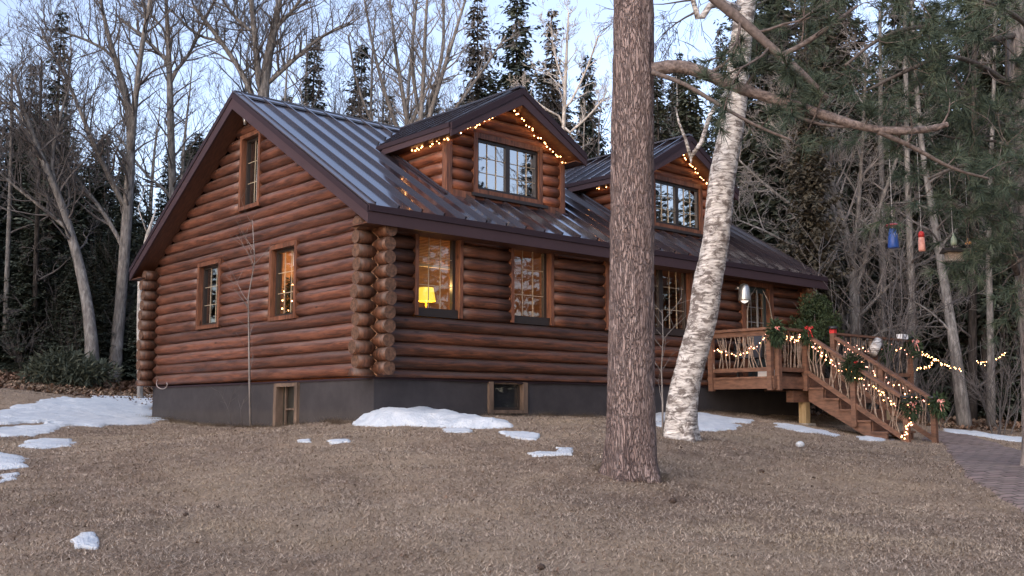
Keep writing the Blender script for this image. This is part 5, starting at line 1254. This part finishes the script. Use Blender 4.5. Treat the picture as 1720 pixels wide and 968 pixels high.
m = MB(); branch_tufts(m, ne, Pb, .068, .022, rs2, nsub=6, sublen=.35, tuftn=45, start=.2, sides=12)
br1 = m.build('bough', simple('bough_bark', (.045,.034,.032), (.21,.17,.16), 30, .9, bmp=1, bd=.015), pine, True)
branch_tufts(wd, ne, [at(1096,122,9.2), at(1150,140,9.0), at(1210,178,8.8), at(1270,212,8.6), at(1330,236,8.5)], .025, .008, rs2, nsub=5, sublen=.3, tuftn=40, start=.4)
branch_tufts(wd, ne, [at(1085,-160,9.4), at(1140,-60,9.2), at(1195,-5,9.1), at(1250,38,9.0), at(1300,85,8.9), at(1345,122,8.8), at(1390,165,8.8)], .066, .024, rs2, nsub=7, sublen=.75, tuftn=60, start=.45, sides=10)
branch_tufts(wd, ne, [at(1310,95,8.9), at(1350,75,8.9), at(1400,40,8.9), at(1440,10,9.0)], .03, .012, rs2, nsub=6, sublen=.6, tuftn=50, start=.2)
branch_tufts(wd, ne, [at(1475,222,8.9), at(1530,245,8.9), at(1600,285,8.9), at(1660,300,9.0)], .026, .010, rs2, nsub=7, sublen=.5, tuftn=45, start=.2)
branch_tufts(wd, ne, [at(1300,168,9.0), at(1352,205,8.9), at(1420,215,8.9), at(1540,214,8.9)], .02, .007, rs2, nsub=3, sublen=.25, tuftn=0, start=.3)
for q, dz in (((1165,135,9.1),.5),((1262,112,9.0),.5),((1325,128,9.0),.3),((1375,150,8.8),.6),((1235,110,9.0),.6)):
    for _ in range(3): tuft(ne, Vector(at(*q))+Vector((rs2.gauss(0,.04),rs2.gauss(0,.04),rs2.gauss(0,.04))), (rs2.gauss(0,.5),rs2.gauss(0,.5),dz), 60, .16, rs_=rs2)
# crown high above the frame (seen only as reflections and shade)
for k in range(20):
    z = top.z+.9+k*.36; a = rs2.uniform(0,6.28); l = rs2.uniform(1.0,2.2)*(1-.035*k); c0 = Vector((top.x,top.y,z)); d = Vector((math.cos(a),math.sin(a),.12))
    branch_tufts(wd, ne, [c0, c0+d*l*.5, c0+d*l+Vector((0,0,.15))], .035, .01, rs2, nsub=8, sublen=.6, tuftn=20, start=.3, L_=.2)
wd.build('branches', simple('pine_branch', (.045,.035,.032), (.13,.105,.098), 25, .9, bmp=.5), pine, True); ne.build('needles', NEEDLE, pine)

# pine at the right edge of the view
base = gp(1742, 12.2); rp = empty('edge_pine', base, 'rough pine trunk at the right edge with long needled boughs', 'pine tree')
pp = [Vector(base)-Vector((0,0,.1)), Vector(at(1735,560,12.2)), Vector(at(1724,380,12.3)), Vector(at(1714,180,12.4)), Vector(at(1706,-20,12.5))]; t2 = pp[-1]; pp += [t2+Vector((0,0,4)), t2+Vector((0,0,7))]
fine_trunk(pp, [.16,.135,.13,.125,.12,.09,.03], 60, simple('grey_pine_bark', (.05,.045,.045), (.3,.27,.26), 26, .9, stretch=(1,1,.25), bmp=1, bd=.03), .012, 17, rp, rings=200, flare=.03, seed=9)
wd = MB(); ne = MB()
BR = [[(1705,60,12.4),(1640,70,11.8),(1560,40,11.2),(1480,60,10.8),(1420,110,10.5)],
      [(1705,150,12.4),(1650,110,11.6),(1590,90,11.0),(1520,120,10.6),(1460,150,10.4)],
      [(1705,20,12.4),(1600,-10,11.6),(1500,-20,11),(1400,-5,10.6),(1350,30,10.4)],
      [(1705,230,12.4),(1660,190,11.4),(1620,150,11),(1560,160,10.6)],
      [(1708,330,12.3),(1680,300,11.4),(1630,270,10.8),(1560,300,10.5)],
      [(1708,-40,12.4),(1640,-60,11.2),(1560,-50,10.6),(1460,-30,10.2)],
      [(1708,110,12.4),(1740,60,11),(1700,20,10),(1650,0,9.6)],
      [(1708,460,12.2),(1690,400,11.8),(1650,350,11.4),(1620,370,11.2)],
      [(1708,420,12.2),(1740,420,11.2),(1710,440,10.8)],
      [(1708,280,12.2),(1760,230,11.4),(1720,260,10.6),(1680,240,10)]]
for i, b in enumerate(BR):
    branch_tufts(wd, ne, [at(*q) for q in b], .04, .012, rs2, nsub=20, sublen=.9, tuftn=50, start=.1, L_=.19, up=.1, subsub=3)
branch_tufts(wd, MB(), [at(1700,240,12.2), at(1650,236,12), at(1600,232,11.8), at(1585,228,11.8)], .02, .008, rs2, nsub=3, sublen=.25, tuftn=0)
wd.build('branches', simple('dark_pine_branch', (.04,.033,.03), (.13,.11,.1), 25, .9), rp, True); ne.build('needles', NEEDLE, rp)

# leaning birch
DB = 12.3; base = gp(1143, DB); bi = empty('birch', base, 'white birch leaning right in front of the cabin', 'birch tree')
bp = [Vector(base)-Vector((0,0,.12)), Vector(at(1145,690,DB)), Vector(at(1153,640,DB)), Vector(at(1179,540,DB)), Vector(at(1189,473,DB)), Vector(at(1203,400,DB)), Vector(at(1213,300,DB)), Vector(at(1231,200,DB)), Vector(at(1242,100,DB)), Vector(at(1254,0,DB))]
k = DB/FOC/2; t3 = bp[-1]; bp += [t3+Vector((.5,-.2,2.5)), t3+Vector((.8,0,5))]
fine_trunk(bp, [56*k,52*k,49*k,48*k,48*k,44*k,44*k,40*k,37*k,32*k,.07,.02], 64, BIRCH, .010, 10, bi, rings=300, flare=.05, seed=5, vst=.8)
m = MB(); tw = MB(); m2 = MB(); rs3 = random.Random(3)
m.tube([Vector(at(1232,150,DB)), Vector(at(1212,165,DB-.3)), Vector(at(1192,195,DB-.5)), Vector(at(1178,240,DB-.6)), Vector(at(1160,264,DB-.6))], [.035,.032,.028,.026,.024], 7)
m.tube([Vector(at(1160,264,DB-.6)), Vector(at(1152,235,DB-.6)), Vector(at(1140,205,DB-.6)), Vector(at(1135,180,DB-.6))], [.024,.02,.014,.006], 6)
m.tube([Vector(at(1160,262,DB-.6)), Vector(at(1161,275,DB-.6))], [.02,.006], 6)
m2.tube([Vector(at(1250,20,DB)), Vector(at(1215,5,DB-.3)), Vector(at(1192,10,DB-.4)), Vector(at(1180,28,DB-.4)), Vector(at(1172,30,DB-.4)), Vector(at(1165,5,DB-.4)), Vector(at(1158,-30,DB-.4))], [.05,.045,.04,.038,.036,.03,.025], 7)
for q0, q1 in (((1170,20,DB-.4),(1100,50,DB)),((1165,0,DB-.4),(1105,10,DB)),((1245,60,DB),(1330,40,DB+.3)),((1250,20,DB),(1340,-30,DB)),((1240,120,DB),(1290,60,DB))):
    a = Vector(at(*q0)); b = Vector(at(*q1)); grow(tw, a, (b-a).normalized(), (b-a).length*1.3, .014, 1, 4, rs3, up=-.12, spread=.6, nb=(4,6), minr=.003, wig=.1)
for kk in range(10):
    c0 = t3+Vector((.1*kk,-.04*kk,.5*kk)); a = rs3.uniform(0,6.28); grow(tw, c0, Vector((math.cos(a),math.sin(a),.5)).normalized(), 1.6, .02, 1, 4, rs3, up=.05, spread=.7, nb=(3,5), minr=.004)
m.build('dead_limb', BIRCH, bi, True); m2.build('dead_limb', BIRCH, bi, True); tw.build('twigs', TWIGB, bi, True)

# saplings
def sapling(px, py, d, path, label, seed, r=.016, tl=.5, mat=TWIGL):
    b = onground(px, py) if d is None else gp(px, d); dd = float((b-CAM)@FW); e = empty('sapling', b, label, 'sapling'); m = MB(); rs_ = random.Random(seed)
    P = [Vector(b)-Vector((0,0,.05))]+[Vector(at(x, y, dd)) for x, y in path]; m.tube(P, [r*(1-.75*i/(len(P)-1)) for i in range(len(P))], 6)
    m.build('stem', mat, e, True); t = MB()
    for i in range(2, len(P)):
        for _ in range(3):
            a = rs_.uniform(0,6.28); grow(t, P[i-1].lerp(P[i], rs_.random()), Vector((math.cos(a)*.8, math.sin(a)*.8, .9)).normalized(), tl*rs_.uniform(.5,1.2), r*.3, 2, 3, rs_, up=.2, nb=(1,3), minr=.0022, wig=.08)
    t.build('twigs', mat, e, True)
sapling(421,712,15.9,[(419,640),(418,560),(417,500),(428,440),(424,370)],'thin bare sapling in front of the gable wall',1,.018,.62)
sapling(1113,733,None,[(1113,680),(1111,620),(1114,570),(1112,520)],'thin bare sapling between the pine and the birch',2,.014,.45)
sapling(390,710,16.3,[(386,695),(380,680)],'low bare twigs left of the gable sapling',3,.008,.35,TWIGB)
sapling(408,712,16.0,[(404,690),(410,670)],'knee high bare shoot beside the gable sapling',4,.008,.35,TWIGB)
# dry tussocks along the foundation
TUS = tonemat('tussock_straw', [(0,(.07,.05,.035)),(.5,(.2,.15,.1)),(1,(.38,.3,.21))])
def tussocks():
    V = []; T_ = []
    spots = [(rng.uniform(-.35,-.05), rng.uniform(.2,7.3)) for _ in range(60)]+[(rng.uniform(1.6,7.5), rng.uniform(-.38,-.06)) for _ in range(70)]
    for _ in range(50):
        q = gp(rng.uniform(1010,1110), 9.2+rng.normal()*.12); spots.append((q[0], q[1]))
    for x, y in spots:
        z = gz(x, y); n_ = 90
        for _ in range(n_):
            a = rng.uniform(0,6.28); l = rng.uniform(.04,.11); px_, py_ = x+rng.normal()*.06, y+rng.normal()*.05; sx, sy = math.cos(a)*l*.8, math.sin(a)*l*.8; w_ = .0025
            V += [(px_-w_,py_,z-.01),(px_+w_,py_+w_,z-.01),(px_+sx,py_+sy,z+l*rng.uniform(.3,1))]; T_ += [rng.random()]*3
    o = np_mesh('dry_tussocks', V, np.arange(len(V)).reshape(-1,3), TUS); a_ = o.data.attributes.new('tone','FLOAT','POINT'); a_.data.foreach_set('value', np.array(T_, np.float32)); tag(o, kind='stuff')
tussocks()
# trees behind the viewpoint, mirrored in the window panes
rs = random.Random(77)
for i in range(84):
    a = (rs.uniform(-2.1, 1.0) if i < 22 else rs.uniform(1.0, 2.5) if i < 58 else rs.uniform(-2.65, -1.7))+math.pi+YAW; r = rs.uniform(14,32) if i < 22 else rs.uniform(26,46); x = CAM[0]+r*math.cos(a); y = CAM[1]+r*math.sin(a); k = rs.randint(0,3)
    s = (rs.uniform(8,17) if i < 22 else rs.uniform(11,20))/SPH[k]; thing_from('spruce_tree', SP[k], (x, y, gz(x,y)-.1), rs.uniform(0,6.28), s, 'conifer across the lawn mirrored in the window panes', 'tree', 'conifers across the lawn')
for i in range(24):
    a = (rs.uniform(-2.0, 1.) if i < 9 else rs.uniform(1.0, 2.4))+math.pi+YAW; r = rs.uniform(14,28); x = CAM[0]+r*math.cos(a); y = CAM[1]+r*math.sin(a); k = rs.randint(0,3)
    thing_from('bare_tree', BT[k], (x, y, gz(x,y)-.1), rs.uniform(0,6.28), 1., 'leafless tree across the lawn mirrored in the window panes', 'tree', 'leafless trees across the lawn')

# ------------------------------------------------------------------ light
world = bpy.data.worlds.new('World'); scene.world = world; world.use_nodes = True; nt = world.node_tree
bg = nt.nodes['Background']; sky = nt.nodes.new('ShaderNodeTexSky'); sky.sky_type = 'NISHITA'; sky.sun_disc = False
SE = R(14); SA = YAW+R(150)     # sun azimuth (math angle), low behind the left shoulder
sd = Vector((math.cos(SE)*math.cos(SA), math.cos(SE)*math.sin(SA), math.sin(SE)))
sky.sun_elevation = SE; sky.sun_rotation = math.atan2(sd.x, sd.y); sky.altitude = 300; sky.air_density = 1.0; sky.dust_density = 1.4; sky.ozone_density = 1.2
hs = nt.nodes.new('ShaderNodeHueSaturation'); hs.inputs['Saturation'].default_value = .82; nt.links.new(sky.outputs[0], hs.inputs['Color']); tn = mix(nt, 1.0, hs.outputs[0], (1.03,.97,1.06), 'MULTIPLY'); nt.links.new(tn, bg.inputs[0]); bg.inputs[1].default_value = .15
sl = bpy.data.lights.new('sun', 'SUN'); sl.energy = 1.2; sl.angle = R(70); sl.color = (1,.93,.86); so = bpy.data.objects.new('sun', sl); COL.objects.link(so)
sv = Vector((math.cos(R(42))*math.cos(SA), math.cos(R(42))*math.sin(SA), math.sin(R(42)))); so.rotation_euler = sv.to_track_quat('Z', 'Y').to_euler()
vs_ = scene.view_settings; vs_.view_transform = 'Standard'; vs_.look = 'None'; vs_.exposure = 1.35; vs_.gamma = 1; vs_.use_curve_mapping = False
scene.render.engine = 'CYCLES'; cy = scene.cycles; cy.use_denoising = True; cy.max_bounces = 8; cy.diffuse_bounces = 3; cy.glossy_bounces = 4; cy.transparent_max_bounces = 12; cy.transmission_bounces = 4
cy.sample_clamp_indirect = 4; cy.caustics_reflective = False; cy.caustics_refractive = False
